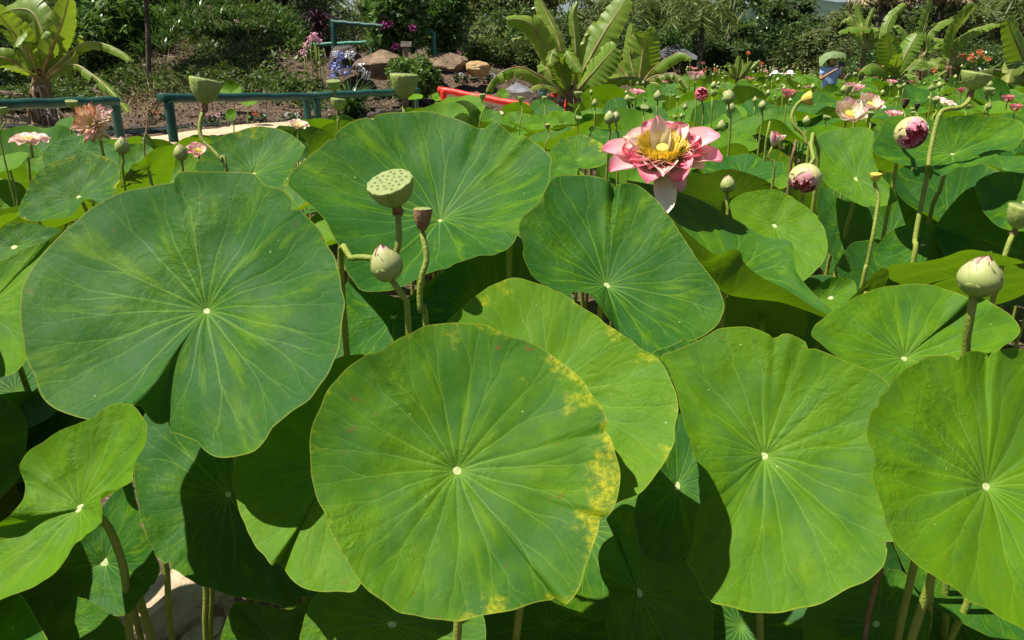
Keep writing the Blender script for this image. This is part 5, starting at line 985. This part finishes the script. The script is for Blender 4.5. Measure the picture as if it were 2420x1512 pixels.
# small sign
p = aty(957, 112, 16.6); root = thing('garden_sign', 'small slanted plaque on a weathered wooden post', 'sign', (p.x, p.y, gzf(p.x, p.y)))
WOOD = plain('weathered_wood', (.16, .11, .07), (.30, .22, .15), 8, .8, .2, .6); mb = MB()
def boxm(mb, c, s, rx=0.):
    V = np.array([(x, y, z) for x in (-1, 1) for y in (-1, 1) for z in (-1, 1)], float)*np.array(s)/2; R3 = np.array(Matrix.Rotation(rx, 3, 'X')); V = V@R3.T+np.array(c)
    mb.add(V, [(0, 1, 3, 2), (4, 6, 7, 5), (0, 4, 5, 1), (2, 3, 7, 6), (0, 2, 6, 4), (1, 5, 7, 3)])
z0 = gzf(p.x, p.y); boxm(mb, (p.x, p.y, (z0-.2+p.z)/2), (.10, .09, p.z-z0+.2)); o = build('post', mb, WOOD, root); o.data.polygons.foreach_set('use_smooth', [False]*6)
mb = MB(); boxm(mb, (p.x+.03, p.y-.03, p.z+.06), (.22, .16, .02), .7); o = build('plaque', mb, DARKR, root); o.data.polygons.foreach_set('use_smooth', [False]*6)
# ------------------------------------------------------------------ bananas
def banana_mat(name, c1, c2, yl):
    g = G(name); uv = g.co('UV'); sp = g.n('ShaderNodeSeparateXYZ'); g.nt.links.new(uv, sp.inputs[0]); mp = g.n('ShaderNodeMapping'); mp.inputs['Scale'].default_value = (1.2, 60, 1); g.nt.links.new(uv, mp.inputs[0])
    st = g.noise(mp.outputs[0], 1., 3, .6); big = g.noise(g.co('Object'), 3., 3)
    c = g.mix(g.ss(st, .3, .7), c1, c2); c = g.mix(g.M('MULTIPLY', g.ss(big, .5, .75), .35), c, yl)
    edge = g.ss(g.M('ABSOLUTE', g.M('SUBTRACT', sp.outputs[0], .5)), .42, .5); c = g.mix(g.M('MULTIPLY', edge, .5), c, yl)
    c = g.mix(g.M('SUBTRACT', 1., g.ss(g.M('ABSOLUTE', g.M('SUBTRACT', sp.outputs[0], .5)), .01, .05)), c, (.35, .40, .12))
    nb = g.bump(st, .3, .01); return g.done(g.trans(g.pr(c, .42, .28, nb), (.30, .44, .02), .32, nb))
BAN = banana_mat('banana_leaf', (.11, .20, .022), (.18, .29, .035), (.34, .36, .05)); BANY = banana_mat('banana_leaf_aged', (.11, .17, .03), (.19, .25, .04), (.45, .36, .05))
PST = plain('pseudostem', (.14, .12, .04), (.22, .11, .06), 6, .6, .3, .5); RIB = plain('banana_rib', (.22, .12, .05), (.34, .34, .12), 5, .5, .35, .2); HUSK = plain('husk', (.16, .11, .08), (.46, .38, .28), 8, .85, .1, .7)
def banana_leaf(root, pts, wpx, Y0, dY=0., face='f', tear=.5, mat=None, seed=0, droop=.35):
    r = np.random.default_rng(seed); n = 46
    P3 = [aty(u, v, Y0+dY*i/(len(pts)-1)) for i, (u, v) in enumerate(pts)]
    C = catmull([tuple(q) for q in P3], n); T = np.gradient(C, axis=0); T /= np.linalg.norm(T, axis=1)[:, None]
    Fv = np.array({'f': (-.25, -1, .35), 'u': (-.1, -.45, 1), 'l': (.6, -.9, .2), 'r': (-.7, -.9, .2), 'b': (.2, .9, .6)}[face], float); Fv /= np.linalg.norm(Fv)
    S = np.cross(T, Fv); S /= np.linalg.norm(S, axis=1)[:, None]; Nn = np.cross(S, T); W = wpx*Y0/F*.5/.95*1.15
    s = np.linspace(0, 1, n); st = .16; q = np.clip((s-st)/(1-st), 0, 1); prof = W*(np.sin(np.pi*np.clip(q*.985, 0, 1)**.72).clip(0)**.42)*(q > 0)
    mb = MB(); m = 6
    for sd in (-1, 1):
        i = int(st*n)
        while i < n-1:
            j = min(n-1, i+int(r.integers(2, 5) if r.random() < tear else r.integers(6, 14))); rows = np.arange(i, j+1); t = np.linspace(0, 1, m)
            dp = droop*r.uniform(.5, 1.5); rip = .10*W*np.sin(rows*1.7+sd)
            w_ = prof[rows]*r.uniform(.9, 1.06); ang = dp*(.4+.9*t)
            sh = (r.uniform(-.03, .05) if tear > .3 else 0)
            off = S[rows][:, None]*(sd*w_[:, None]*(t*np.cos(ang))[None])[..., None]-Nn[rows][:, None]*(w_[:, None]*(t*np.sin(ang))[None]+rip[:, None]*(t**2)[None]*.5)[..., None]+T[rows][:, None]*(w_[:, None]*(.28*t+sh*t*6*(rows-rows.mean())[:, None]/max(len(rows), 1)))[..., None]
            if tear > .3: # strips narrow to their tips
                off -= T[rows][:, None]*((rows-rows.mean())[:, None]*(t**3)[None]*.06*W)[..., None]
            V = C[rows][:, None]+off; uv = np.stack([np.repeat((.5+.5*sd*t)[None], len(rows), 0), np.repeat(s[rows][:, None], m, 1)], -1); mb.add(V.reshape(-1, 3), grid_faces(len(rows), m), uv.reshape(-1, 2)); i = j
    bl = build('blade', mb, mat or BAN, root); mb = MB(); tube(mb, C-Nn*.004, np.linspace(.028, .005, n)*min(1, Y0/13), 7); build('midrib', mb, RIB, bl); return bl
def banana(label, base, leaves, Y0, stems=1, tr=.09, htop=None, husk=0, name='banana_plant'):
    p = aty(base[0], base[1], Y0); z0 = gzf(p.x, p.y); root = thing(name, label, 'banana plant', (p.x, p.y, z0)); t = aty(*htop, Y0); mb = MB()
    for k in range(stems): dx = (k-(stems-1)/2)*.22; tube(mb, catmull([(p.x+dx, p.y+.05*k, z0-.1), ((p.x+t.x)/2+dx*.7, p.y, (z0+t.z)/2), (t.x+dx*.3, t.y, t.z)], 10), np.linspace(tr*1.15, tr*.55, 10), 12)
    build('pseudostem', mb, PST, root)
    for i, lf in enumerate(leaves): banana_leaf(root, lf[0], lf[1], Y0, lf[2], lf[3], lf[4], lf[5] if len(lf) > 5 else None, seed=i*7+int(base[0]), droop=lf[6] if len(lf) > 6 else .35)
    if husk:
        r = random.Random(3)
        for i in range(husk):
            a = r.uniform(-1, 1); h0 = r.uniform(.15, .75); q0 = Vector((p.x+a*tr, p.y-tr*.8, z0+(t.z-z0)*h0)); q1 = q0+Vector((a*.45+r.uniform(-.1, .1), -.15, .05)); q2 = q1+Vector((a*.15, -.05, -r.uniform(.2, .5)))
            mb = MB(); pc = catmull([tuple(q0), tuple(q1), tuple(q2)], 10); wv = Vector((r.uniform(-.3, .3), .3, 1)).normalized()*r.uniform(.015, .05)
            V = np.stack([pc-np.array(wv), pc+np.array([0, -.02, 0]), pc+np.array(wv)], 1).reshape(-1, 3); mb.add(V, grid_faces(10, 3)); build('dry_husk', mb, HUSK, root)
    return root
banana('leafy banana plant with brown papery husks behind the first rail', (98, 300), [
  ([(97,185),(112,140),(132,87),(150,40),(162,-4)], 50, -.6, 'l', .15), ([(100,185),(135,150),(185,108),(215,98),(255,107),(290,125),(305,141)], 30, -.8, 'u', .25, None, .7),
  ([(102,190),(150,156),(185,155),(230,186),(262,215),(288,245),(304,264)], 26, -1., 'u', .9, None, .8), ([(95,185),(60,120),(30,75),(2,40),(-20,10)], 62, -.5, 'f', .1), ([(92,190),(60,165),(20,140),(-20,132),(-60,140)], 44, -.6, 'f', .2),
  ([(95,185),(105,110),(95,60),(70,25),(30,22),(-10,40)], 60, .4, 'f', .2), ([(95,188),(75,140),(55,95),(44,88),(38,110)], 34, -.7, 'f', .6), ([(98,185),(95,120),(88,85),(80,45)], 22, -.3, 'f', .05), ([(100,185),(140,120),(165,72),(180,90),(188,115)], 34, .3, 'u', .4), ([(98,185),(118,120),(122,85),(112,72),(98,90)], 40, -.4, 'f', .7), ([(103,190),(130,165),(150,152),(168,138),(178,125)], 30, -.4, 'f', .3), ([(95,190),(70,170),(40,160),(10,165)], 24, -.8, 'u', .4, BANY)], 12.4, 2, .14, (97, 180), 22)
banana('tall central banana plant with long arching and upright leaves', (1345, 262), [
  ([(1345,225),(1318,205),(1274,178),(1236,160),(1196,165),(1162,190),(1149,216)], 44, -.6, 'u', .95, None, .95), ([(1345,225),(1325,175),(1301,138),(1278,96),(1256,60),(1229,46),(1198,46)], 48, -.3, 'f', .2, None, .5),
  ([(1345,225),(1333,150),(1316,85),(1301,51),(1283,13),(1272,-20)], 46, .5, 'l', .15), ([(1350,225),(1361,150),(1359,89),(1354,33),(1365,5)], 27, .2, 'f', .02, None, .5), ([(1350,225),(1381,161),(1408,112),(1434,67),(1459,29),(1479,-4)], 64, .3, 'f', .2, None, .25),
  ([(1345,225),(1340,170),(1331,134),(1312,116),(1301,138),(1300,152)], 40, -.5, 'u', .8, BANY, .6), ([(1352,228),(1385,190),(1426,143),(1455,112)], 66, -.3, 'r', .15), ([(1350,228),(1399,196),(1452,186),(1497,182),(1533,194),(1552,214)], 34, .4, 'u', .95, BANY, .9), ([(1345,228),(1335,200),(1322,160),(1315,130)], 44, -.4, 'f', .2), ([(1348,228),(1362,190),(1352,150),(1338,122),(1350,140),(1372,170)], 30, -.6, 'f', .9), ([(1342,232),(1320,215),(1300,205),(1272,200),(1255,215)], 22, -.7, 'u', .9, BANY), ([(1345,228),(1310,190),(1290,160),(1285,135)], 40, .3, 'f', .3)], 12.6, 3, .075, (1347, 200), 3)
banana('second banana clump in front of the grey pavilion', (1512, 225), [
  ([(1511,205),(1514,165),(1520,120),(1526,92),(1523,74)], 70, -.2, 'f', .2), ([(1508,205),(1492,150),(1489,110),(1494,56)], 34, .2, 'f', .3), ([(1512,205),(1535,172),(1560,148),(1585,132),(1610,124),(1634,136)], 38, -.5, 'u', .3, None, .7),
  ([(1512,205),(1535,186),(1564,175),(1593,174),(1615,190),(1627,210)], 32, -.6, 'u', .95, BANY, .9), ([(1508,205),(1470,165),(1448,125),(1440,112)], 44, .4, 'f', .5), ([(1508,205),(1480,180),(1445,178),(1425,195)], 30, -.4, 'u', .6), ([(1510,205),(1500,150),(1508,100)], 40, .5, 'f', .3), ([(1512,208),(1540,195),(1560,205),(1566,225)], 24, -.5, 'u', .9, BANY)], 15.4, 3, .08, (1510, 185), 2)
banana('broad-leaved banana with a folded pale leaf beyond the person', (2112, 225), [
  ([(2111,190),(2107,150),(2103,110),(2100,78)], 44, -.3, 'f', .15), ([(2114,190),(2130,150),(2150,110),(2168,80)], 46, .2, 'r', .1), ([(2108,195),(2090,165),(2070,152),(2050,154),(2034,170)], 44, -.6, 'u', .15, None, .8), ([(2110,190),(2098,140),(2094,90),(2104,45),(2140,8)], 26, .6, 'f', .5), ([(2112,195),(2150,160),(2175,140),(2200,160)], 30, -.2, 'u', .5), ([(2112,195),(2118,150),(2125,128)], 26, -.6, 'f', .3), ([(2110,198),(2130,178),(2160,180),(2180,200)], 24, -.4, 'u', .4)], 19.5, 2, .1, (2111, 180), 2)
banana('slim banana with thin upright leaves behind the leaf-hatted person', (2040, 215), [
  ([(2042,120),(2062,72),(2036,64),(2000,68),(1982,78)], 28, -.3, 'u', .7), ([(2042,120),(2038,70),(2034,50),(2024,10)], 18, .3, 'f', .3), ([(2044,120),(2048,70),(2056,40),(2066,17)], 12, .1, 'f', .4), ([(2042,122),(2015,50),(1995,46),(1982,62)], 22, .4, 'u', .7), ([(2044,122),(2070,85),(2090,85),(2108,100)], 26, 0, 'u', .7), ([(2042,124),(2065,110),(2078,125),(2082,150)], 22, 0, 'u', .7)], 22, 1, .1, (2042, 115), 2)
banana('banana with lit upright leaf in the middle of the grove', (2178, 215), [
  ([(2172,135),(2178,90),(2190,45),(2204,2)], 30, .2, 'l', .5), ([(2172,135),(2195,80),(2230,50),(2262,44)], 24, .4, 'u', .7), ([(2172,135),(2140,80),(2125,60),(2112,62)], 26, .2, 'u', .8), ([(2172,138),(2200,110),(2235,100),(2262,120)], 26, .2, 'u', .8), ([(2172,138),(2150,112),(2128,115),(2112,130)], 28, .2, 'u', .6), ([(2175,140),(2205,150),(2225,150),(2240,165)], 24, -.2, 'u', .5), ([(2175,140),(2190,120),(2185,95),(2160,78)], 28, 0, 'f', .6)], 22.5, 2, .11, (2174, 130), 3)
banana('banana with two long bright leaves near the orange cannas', (2240, 215), [
  ([(2242,160),(2250,105),(2266,60),(2302,12)], 38, -.2, 'l', .3), ([(2242,160),(2265,100),(2300,72),(2340,58),(2365,56)], 30, 0, 'u', .7), ([(2242,160),(2225,140),(2200,145),(2180,165)], 26, 0, 'u', .6), ([(2242,162),(2270,140),(2300,150),(2318,168)], 26, 0, 'u', .7), ([(2242,160),(2240,120),(2225,95),(2205,88)], 26, .4, 'u', .6), ([(2242,165),(2225,175),(2212,188)], 20, -.3, 'f', .3)], 21.5, 2, .09, (2242, 155), 2)
banana('yellow-green banana leaning out beyond the canna border', (2452, 235), [
  ([(2450,205),(2425,150),(2400,95),(2380,45)], 48, -.5, 'f', .15), ([(2450,205),(2435,150),(2405,148),(2390,168),(2383,195)], 40, -.6, 'u', .4, BANY), ([(2450,208),(2400,176),(2350,164),(2320,168),(2302,178)], 28, -.7, 'u', .6, BANY, .9), ([(2450,208),(2420,185),(2400,182),(2390,200)], 30, -.6, 'f', .3, BANY), ([(2455,205),(2480,120),(2500,60)], 44, 0, 'f', .2)], 14.5, 2, .1, (2451, 200), 0)
banana('little banana at the water edge beside the forked tree', (1740, 205), [([(1741,190),(1732,165),(1718,150)], 14, -.2, 'f', .2), ([(1742,190),(1744,160),(1748,132)], 15, 0, 'f', .2), ([(1743,190),(1762,165),(1776,145)], 14, -.2, 'f', .3), ([(1744,190),(1775,162),(1796,142)], 13, .2, 'f', .3), ([(1742,190),(1725,175),(1708,165)], 12, -.2, 'u', .3), ([(1742,190),(1756,170),(1752,140)], 12, .3, 'f', .3)], 24, 1, .08, (1742, 185), 0)
banana('distant ragged banana among the junipers', (1190, 150), [([(1190,135),(1196,110),(1210,92),(1232,86)], 14, 0, 'u', .7), ([(1190,135),(1192,110),(1198,74)], 12, 0, 'f', .5), ([(1190,135),(1178,112),(1172,82)], 12, 0, 'f', .8), ([(1190,135),(1165,112),(1148,92)], 13, 0, 'u', .8), ([(1190,137),(1205,120),(1222,118)], 12, 0, 'u', .8)], 24, 2, .09, (1190, 130), 2)
# purple cordylines and bare trunks at the top of the bank
PUR = rndmat('purple_strap', [(.05, .018, .03), (.10, .035, .06), (.17, .09, .11)], .4, .4)
for i, (u, Yd, h) in enumerate([(395,23,.75),(435,22.5,.9),(470,24,.8),(650,24,.8),(690,23.5,.7),(760,21.5,.9),(580,25,.7)]):
    x = (u-1210)/F*Yd*.95; z0 = gzf(x, Yd); root = thing('cordyline', 'purple strap-leaved cordyline at the top of the bank', 'plant', (x, Yd, z0), 'purple cordylines on the bank'); rq = np.random.default_rng(i)
    mb = MB(); tube(mb, [(x, Yd, z0-.1), (x+.03, Yd, z0+h*.5), (x, Yd, z0+h)], .05, 7); build('stem', mb, BARK, root); cloud_obj('strap_leaves', [blades((x, Yd, z0+h*k), 34, .75, .06, rq, 1.3, 1.0) for k in (.55, .8, 1.)], PUR, root)
for i, (u, v0, Yd, rad, ln, m) in enumerate([(203*3*.35+355*0+180+165, 110, 18.6, .07, .5, BARK),(548, 60, 23, .07, -.1, BARKP),(595, 55, 22.5, .08, .15, BARKP),(620, 60, 24, .06, .05, BARK),(512, 60, 24, .09, 0, BARK),(460, 60, 24, .08, .1, BARKP),(665, 60, 25, .07, .2, BARK)]):
    u = 345 if i == 0 else u; x = (u-1210)/F*Yd*.95; z0 = gzf(x, Yd); h = 4.2
    tree('slender_tree', ['grey forked trunk', 'pale trunk leaning slightly', 'tan smooth trunk', 'thin dark trunk', 'stout dark trunk', 'pale straight trunk', 'dark leaning trunk'][i]+' rising from the top of the bank', (x, Yd), 5.6, (1.7, 1.3, 1.1), 20, 90, [SHR, DKT, SHR, DKT, SHR, DKT, EUC][i], m, ln, .2, .10, .2, 90+i, rad, cz=4.2 if i else 3.9)
# palms with feathery fronds
def palm(label, u, v, Yd, nf, L, seed, mat=None, trunk=1.2):
    p = aty(u, v, Yd); z0 = gzf(p.x, p.y); root = thing('palm', label, 'palm', (p.x, p.y, z0)); r = np.random.default_rng(seed); mb = MB(); tube(mb, [(p.x, p.y, z0-.1), (p.x, p.y, (z0+p.z)/2), tuple(p)], [.14, .11, .1], 8); build('trunk', mb, BARK, root)
    for k in range(nf):
        a = k*2.4+r.uniform(-.2, .2); e = r.uniform(.1, 1.1); d = np.array([math.cos(a), math.sin(a), 0]); C = [np.array(p)]; an = e*.6
        for j in range(12): C.append(C[-1]+(d*math.sin(an)+np.array([0, 0, math.cos(an)]))*L/12); an += .10+.07*e
        C = np.array(C); cc = C[np.repeat(np.arange(2, 13), 8)]+r.normal(size=(88, 3))*.02; sd = np.array([-d[1], d[0], 0]); up = np.where(np.arange(88)[:, None] % 2 == 0, 1, -1)*sd[None]+np.array([0, 0, -.6])
        V, Fq, A = leaf_cloud(cc, L*.30, .045, .3, int(r.integers(9999)), up*1.3); k0 = len(V); T = np.gradient(C, axis=0)
        cloud_obj('frond', [(V, Fq, A)], mat or PLM, root)
    return root
for i, (u, v, Yd, L, lab) in enumerate([(1660, 60, 30, 1.8, 'feathery palm behind the pavilion roof'),(1420, 50, 33, 2., 'shaggy palm with hanging fronds behind the central banana'),(1590, 40, 36, 2.2, 'tall palm above the pavilion'),(2360, 75, 27, 1.9, 'golden palm above the orange cannas'),(1130, 105, 24, .9, 'small spiky palm beside the junipers'),(1530, 60, 32, 1.9, 'green palm above the second banana clump')]): palm(lab, u, v, Yd, 16, L, i)
for i, (u, v, Yd, lab) in enumerate([(2090, 5, 28, 'cordyline palm with drooping dead brown fronds'), (2225, 8, 28, 'second palm with dead brown fronds over the grove')]): palm(lab, u, v, Yd, 14, 1.3, 20+i, DRG)
# cannas with orange flowers
ORG = rndmat('orange_petals', [(.75, .10, .03), (.85, .24, .08), (.9, .36, .18)], .5, .2)
for i, (u, v) in enumerate([(2245,142),(2272,130),(2295,133),(2315,123),(2318,133),(2285,148),(2300,150),(2210,165),(1950*0+2088,152),(1800,150),(1768,125),(2335,140),(2262,158),(1690,165),(1665,165)]):
    Yd = 23 if u > 2000 else 33; p = aty(u, v, Yd); z0 = gzf(p.x, p.y); root = thing('canna', 'orange-flowered canna at the pond edge', 'plant', (p.x, p.y, z0), 'orange cannas'); rq = np.random.default_rng(i)
    mb = MB(); tube(mb, [(p.x, p.y, z0-.1), (p.x+.02, p.y, (z0+p.z)/2), tuple(p)], .012, 5); build('stem', mb, STALK, root); cloud_obj('foliage', [leaf_cloud(np.array([(p.x, p.y, z0+k*(p.z-z0)/14) for k in range(1, 12) for _ in range(2)]), .42, .15, -.5, i)], SHL, root); cloud_obj('flower_head', [umbel(p, .085, None, rq)], ORG, root)
# pavilion
p = aty(1590, 128, 34); root = thing('pavilion', 'small open pavilion with a dark grey hipped roof among the trees', 'pavilion', (p.x, p.y, gzf(p.x, p.y))); z1 = aty(1590, 141, 34).z; z2 = aty(1590, 104, 34).z
mb = MB(); w_ = 1.05; mb.add([(p.x-w_, p.y-w_, z1), (p.x+w_, p.y-w_, z1), (p.x+w_, p.y+w_, z1), (p.x-w_, p.y+w_, z1), (p.x-.15, p.y, z2), (p.x+.15, p.y, z2)], [(0, 1, 5, 4), (1, 2, 5), (2, 3, 4, 5), (3, 0, 4), (0, 3, 2, 1)]); o = build('roof', mb, plain('slate', (.05, .05, .06), (.12, .12, .13), 3, .7, .3, .4), root); o.data.polygons.foreach_set('use_smooth', [False]*5)
for sx in (-1, 1):
    for sy in (-1, 1): mb = MB(); tube(mb, [(p.x+sx*.9, p.y+sy*.9, gzf(p.x, p.y)-.1), (p.x+sx*.9, p.y+sy*.9, z1+.02)], .07, 8); build('post', mb, WOOD, root)
# far hill
HILL = plain('hill_forest', (.020, .040, .028), (.045, .065, .045), .012, .9, .1, .5, bscale=.08)
hx = np.linspace(-600, 900, 90); hy = np.linspace(500, 900, 20); X, Y = np.meshgrid(hx, hy); Zh = -4+sstep(Y, 500, 760)*(34+26*np.exp(-((X-250)/230)**2)+4*np.sin(X/37)+3*np.sin(X/13+1))
tag(build('hill', raw_mesh('hill', np.stack([X, Y, Zh], -1).reshape(-1, 3), np.array(grid_faces(20, 90))), HILL), kind='structure')
# ------------------------------------------------------------------ people
SKIN = plain('skin', (.34, .19, .12), (.40, .23, .15), 12, .55, .3, .1); SHIRT = plain('blue_shirt', (.28, .42, .72), (.34, .48, .78), 10, .85, .15, .3); DKC = plain('dark_cloth', (.02, .02, .028), (.04, .04, .05), 10, .85, .15, .2); WHT = plain('white_cloth', (.72, .72, .72), (.82, .82, .80), 10, .85, .15, .3); HAIR = plain('hair', (.01, .008, .006), (.03, .022, .016), 60, .5, .4, .2)
def skin_mesh(name, V, E, Rad, mat, parent, rootv=0):
    me = bpy.data.meshes.new(name); me.from_pydata([tuple(v) for v in V], E, []); o = bpy.data.objects.new(name, me); COL.objects.link(o); o.parent = parent; me.materials.append(mat)
    m = o.modifiers.new('skin', 'SKIN'); m.use_smooth_shade = True
    for i, rr_ in enumerate(Rad): me.skin_vertices[0].data[i].radius = (rr_, rr_) if np.isscalar(rr_) else rr_
    me.skin_vertices[0].data[rootv].use_root = True; s = o.modifiers.new('sub', 'SUBSURF'); s.levels = s.render_levels = 2; return o
# person holding up a phone, facing the camera; local: x right, -y toward camera, z up
pp = aty(1958, 214, 18.0); zf = pp.z-.95
root = thing('person', 'person in a blue short-sleeved shirt standing in the lotus, both hands raised to a phone', 'person', (pp.x, pp.y, zf))
bv = [(0,0,.93),(0,0,1.12),(0,0,1.36),(0,-.01,1.46),(0,-.02,1.52),(0,-.03,1.60),(0,-.03,1.69), (-.17,0,1.40),(-.235,-.06,1.19),(-.06,-.25,1.36),(.03,-.29,1.42), (.17,0,1.40),(.24,-.08,1.20),(.14,-.27,1.38),(.12,-.31,1.45), (-.09,0,.86),(-.10,.0,.48),(-.10,.03,.06),(-.10,-.10,.03),(.09,0,.86),(.10,.0,.48),(.10,.03,.06),(.10,-.10,.03)]
be = [(0,1),(1,2),(2,3),(3,4),(4,5),(5,6),(2,7),(7,8),(8,9),(9,10),(2,11),(11,12),(12,13),(13,14),(0,15),(15,16),(16,17),(17,18),(0,19),(19,20),(20,21),(21,22)]
br = [(.14,.10),(.13,.10),(.15,.10),.055,.06,.095,.075,.06,.042,.03,.026,.06,.042,.03,.026,.08,.055,.04,.035,.08,.055,.04,.035]
body = skin_mesh('body', bv, be, br, SKIN, root)
sv = [(0,0,.90),(0,0,1.10),(0,0,1.34),(0,-.005,1.43),(-.175,0,1.40),(-.225,-.04,1.26),(.175,0,1.40),(.23,-.05,1.27)]
skin_mesh('shirt', sv, [(0,1),(1,2),(2,3),(2,4),(4,5),(2,6),(6,7)], [(.175,.125),(.165,.125),(.18,.12),.07,.085,.078,.085,.078], SHIRT, root)
skin_mesh('trousers', [(0,0,.95),(-.09,0,.84),(-.10,0,.48),(-.10,.03,.10),(.09,0,.84),(.10,0,.48),(.10,.03,.10)], [(0,1),(1,2),(2,3),(0,4),(4,5),(5,6)], [(.165,.12),.10,.075,.06,.10,.075,.06], DKC, root)
skin_mesh('hair', [(0,.0,1.64),(0,.01,1.70),(0,.03,1.60)], [(0,1),(0,2)], [.10,.085,.085], HAIR, root)
for sd, (wx, wy, wz) in ((-1, (.03, -.29, 1.42)), (1, (.12, -.31, 1.45))):   # palm, four fingers and a thumb each
    hv = [(wx, wy, wz)]; he = []; hr = [.028]
    for k in range(4):
        b = (wx+sd*.0+(k-1.5)*.017, wy-.01, wz+.055); m_ = (b[0]+sd*-.02, wy-.04, wz+.085-.006*abs(k-1.5)); t_ = (b[0]-sd*.045, wy-.035, wz+.10-.008*abs(k-1.5)); i = len(hv); hv += [b, m_, t_]; he += [(0, i), (i, i+1), (i+1, i+2)]; hr += [.011, .0095, .008]
    i = len(hv); hv += [(wx-sd*.03, wy-.02, wz+.03), (wx-sd*.05, wy-.035, wz+.06)]; he += [(0, i), (i, i+1)]; hr += [.012, .009]
    skin_mesh('hand', hv, he, hr, SKIN, root)
# face
mb = MB(); 
for sx in (-1, 1): tube(mb, [(sx*.034, -.118, 1.615), (sx*.034, -.128, 1.615)], [.011, .005], 8)
build('eyes', mb, HAIR, root, False); mb = MB(); tube(mb, [(0, -.12, 1.62), (0, -.138, 1.585), (0, -.12, 1.575)], [.008, .014, .012], 8); build('nose', mb, SKIN, root, False)
mb = MB(); tube(mb, [(-.028, -.115, 1.55), (0, -.124, 1.548), (.028, -.115, 1.55)], .007, 6); build('mouth', mb, plain('lips', (.30, .11, .09), (.34, .13, .1), 9, .5, .3, 0), root, False)
ph = thing('phone', 'dark phone held up in front of the person in the blue shirt', 'phone', (pp.x+.08, pp.y-.36, zf+1.52)); mb = MB(); boxm(mb, (0, 0, 0), (.15, .012, .078)); o = build('case', mb, DKC, ph, False); o.data.polygons.foreach_set('use_smooth', [False]*6); mb = MB(); boxm(mb, (0, .0075, 0), (.138, .002, .068)); build('screen', mb, HAIR, ph, False)
# the leaf worn as a hat
hat = thing('leaf_hat', 'lotus leaf worn upside down as a floppy sun hat', 'hat', (pp.x, pp.y-.03, zf+1.74)); th = np.linspace(0, 2*math.pi, 48, endpoint=False); rho = np.linspace(.05, 1, 12)
RH, TH = np.meshgrid(rho, th, indexing='ij'); Hh = .05-.12*RH**2-.05*RH**3*(np.abs(np.sin(TH))*0+np.maximum(0, np.cos(TH+2.6)))+.055*RH**2*np.sin(3*TH+.6)+.03*RH**2*np.sin(5*TH)-.07*RH**3*np.maximum(0, np.cos(TH-3.4))
Vh = np.stack([.29*RH*np.cos(TH), (.18+.08*(np.sin(TH) > 0))*RH*np.sin(TH)+.02, Hh], -1).reshape(-1, 3); mb = MB(); mb.add(Vh, grid_faces(12, 48, True)+[tuple(range(47, -1, -1))], np.stack([RH*np.cos(TH), RH*np.sin(TH)], -1).reshape(-1, 2)); o = build('leaf_brim', mb, plain('hat_leaf', (.20, .29, .11), (.28, .36, .15), 9, .6, .3, .3, (.25, .35, .05), .3), hat, False)
# two people in white bending over the flowers, farther off
for i, (u, dx) in enumerate([(1829, -1), (1848, 1)]):
    q = aty(u, 183, 30); z0 = q.z-1.05; root = thing('person', ['person in a white hat and shirt bending among the lotus, nearer the forked tree', 'person in a white hat and shirt bending among the lotus, nearer the leaf-hatted person'][i], 'person', (q.x, q.y, z0))
    bv = [(0,0,.82),(dx*.05,-.12,1.0),(dx*.10,-.25,1.14),(dx*.12,-.36,1.16),(dx*.13,-.44,1.18),(dx*.02-.18,-.22,1.12),(-.2,-.35,.85),(-.16,-.45,.66),(dx*.02+.2,-.22,1.12),(.22,-.35,.85),(.18,-.45,.66),(-.09,0,.78),(-.1,0,.45),(-.1,.03,.05),(.09,0,.78),(.1,0,.45),(.1,.03,.05)]
    be = [(0,1),(1,2),(2,3),(3,4),(2,5),(5,6),(6,7),(2,8),(8,9),(9,10),(0,11),(11,12),(12,13),(0,14),(14,15),(15,16)]
    skin_mesh('body', bv, be, [(.14,.11),.13,.13,.055,.09,.055,.04,.03,.055,.04,.03,.085,.06,.045,.085,.06,.045], SKIN, root)
    skin_mesh('shirt', bv[:3]+[bv[5], (-.195,-.30,.98), bv[8], (.215,-.30,.98)], [(0,1),(1,2),(2,3),(3,4),(2,5),(5,6)], [(.18,.15),.17,.16,.085,.075,.085,.075], WHT, root)
    skin_mesh('trousers', [bv[0], bv[11], bv[12], (-.1,.03,.1), bv[14], bv[15], (.1,.03,.1)], [(0,1),(1,2),(2,3),(0,4),(4,5),(5,6)], [(.165,.13),.10,.075,.06,.10,.075,.06], DKC, root)
    h = thing('sun_hat', ['white sun hat on the bending person nearer the forked tree', 'white sun hat on the bending person nearer the leaf-hatted person'][i], 'hat', (q.x+dx*.13, q.y-.46, z0+1.22)); mb = MB(); prof = [(.20, -.03), (.12, 0), (.11, .05), (.07, .09), (.01, .10)]; V = np.concatenate([np.stack([a*np.cos(th), a*np.sin(th), np.full(48, b)], -1) for a, b in prof]); mb.add(V, grid_faces(5, 48, True)+[tuple(4*48+j for j in range(48))]); build('crown_and_brim', mb, WHT, h, False)
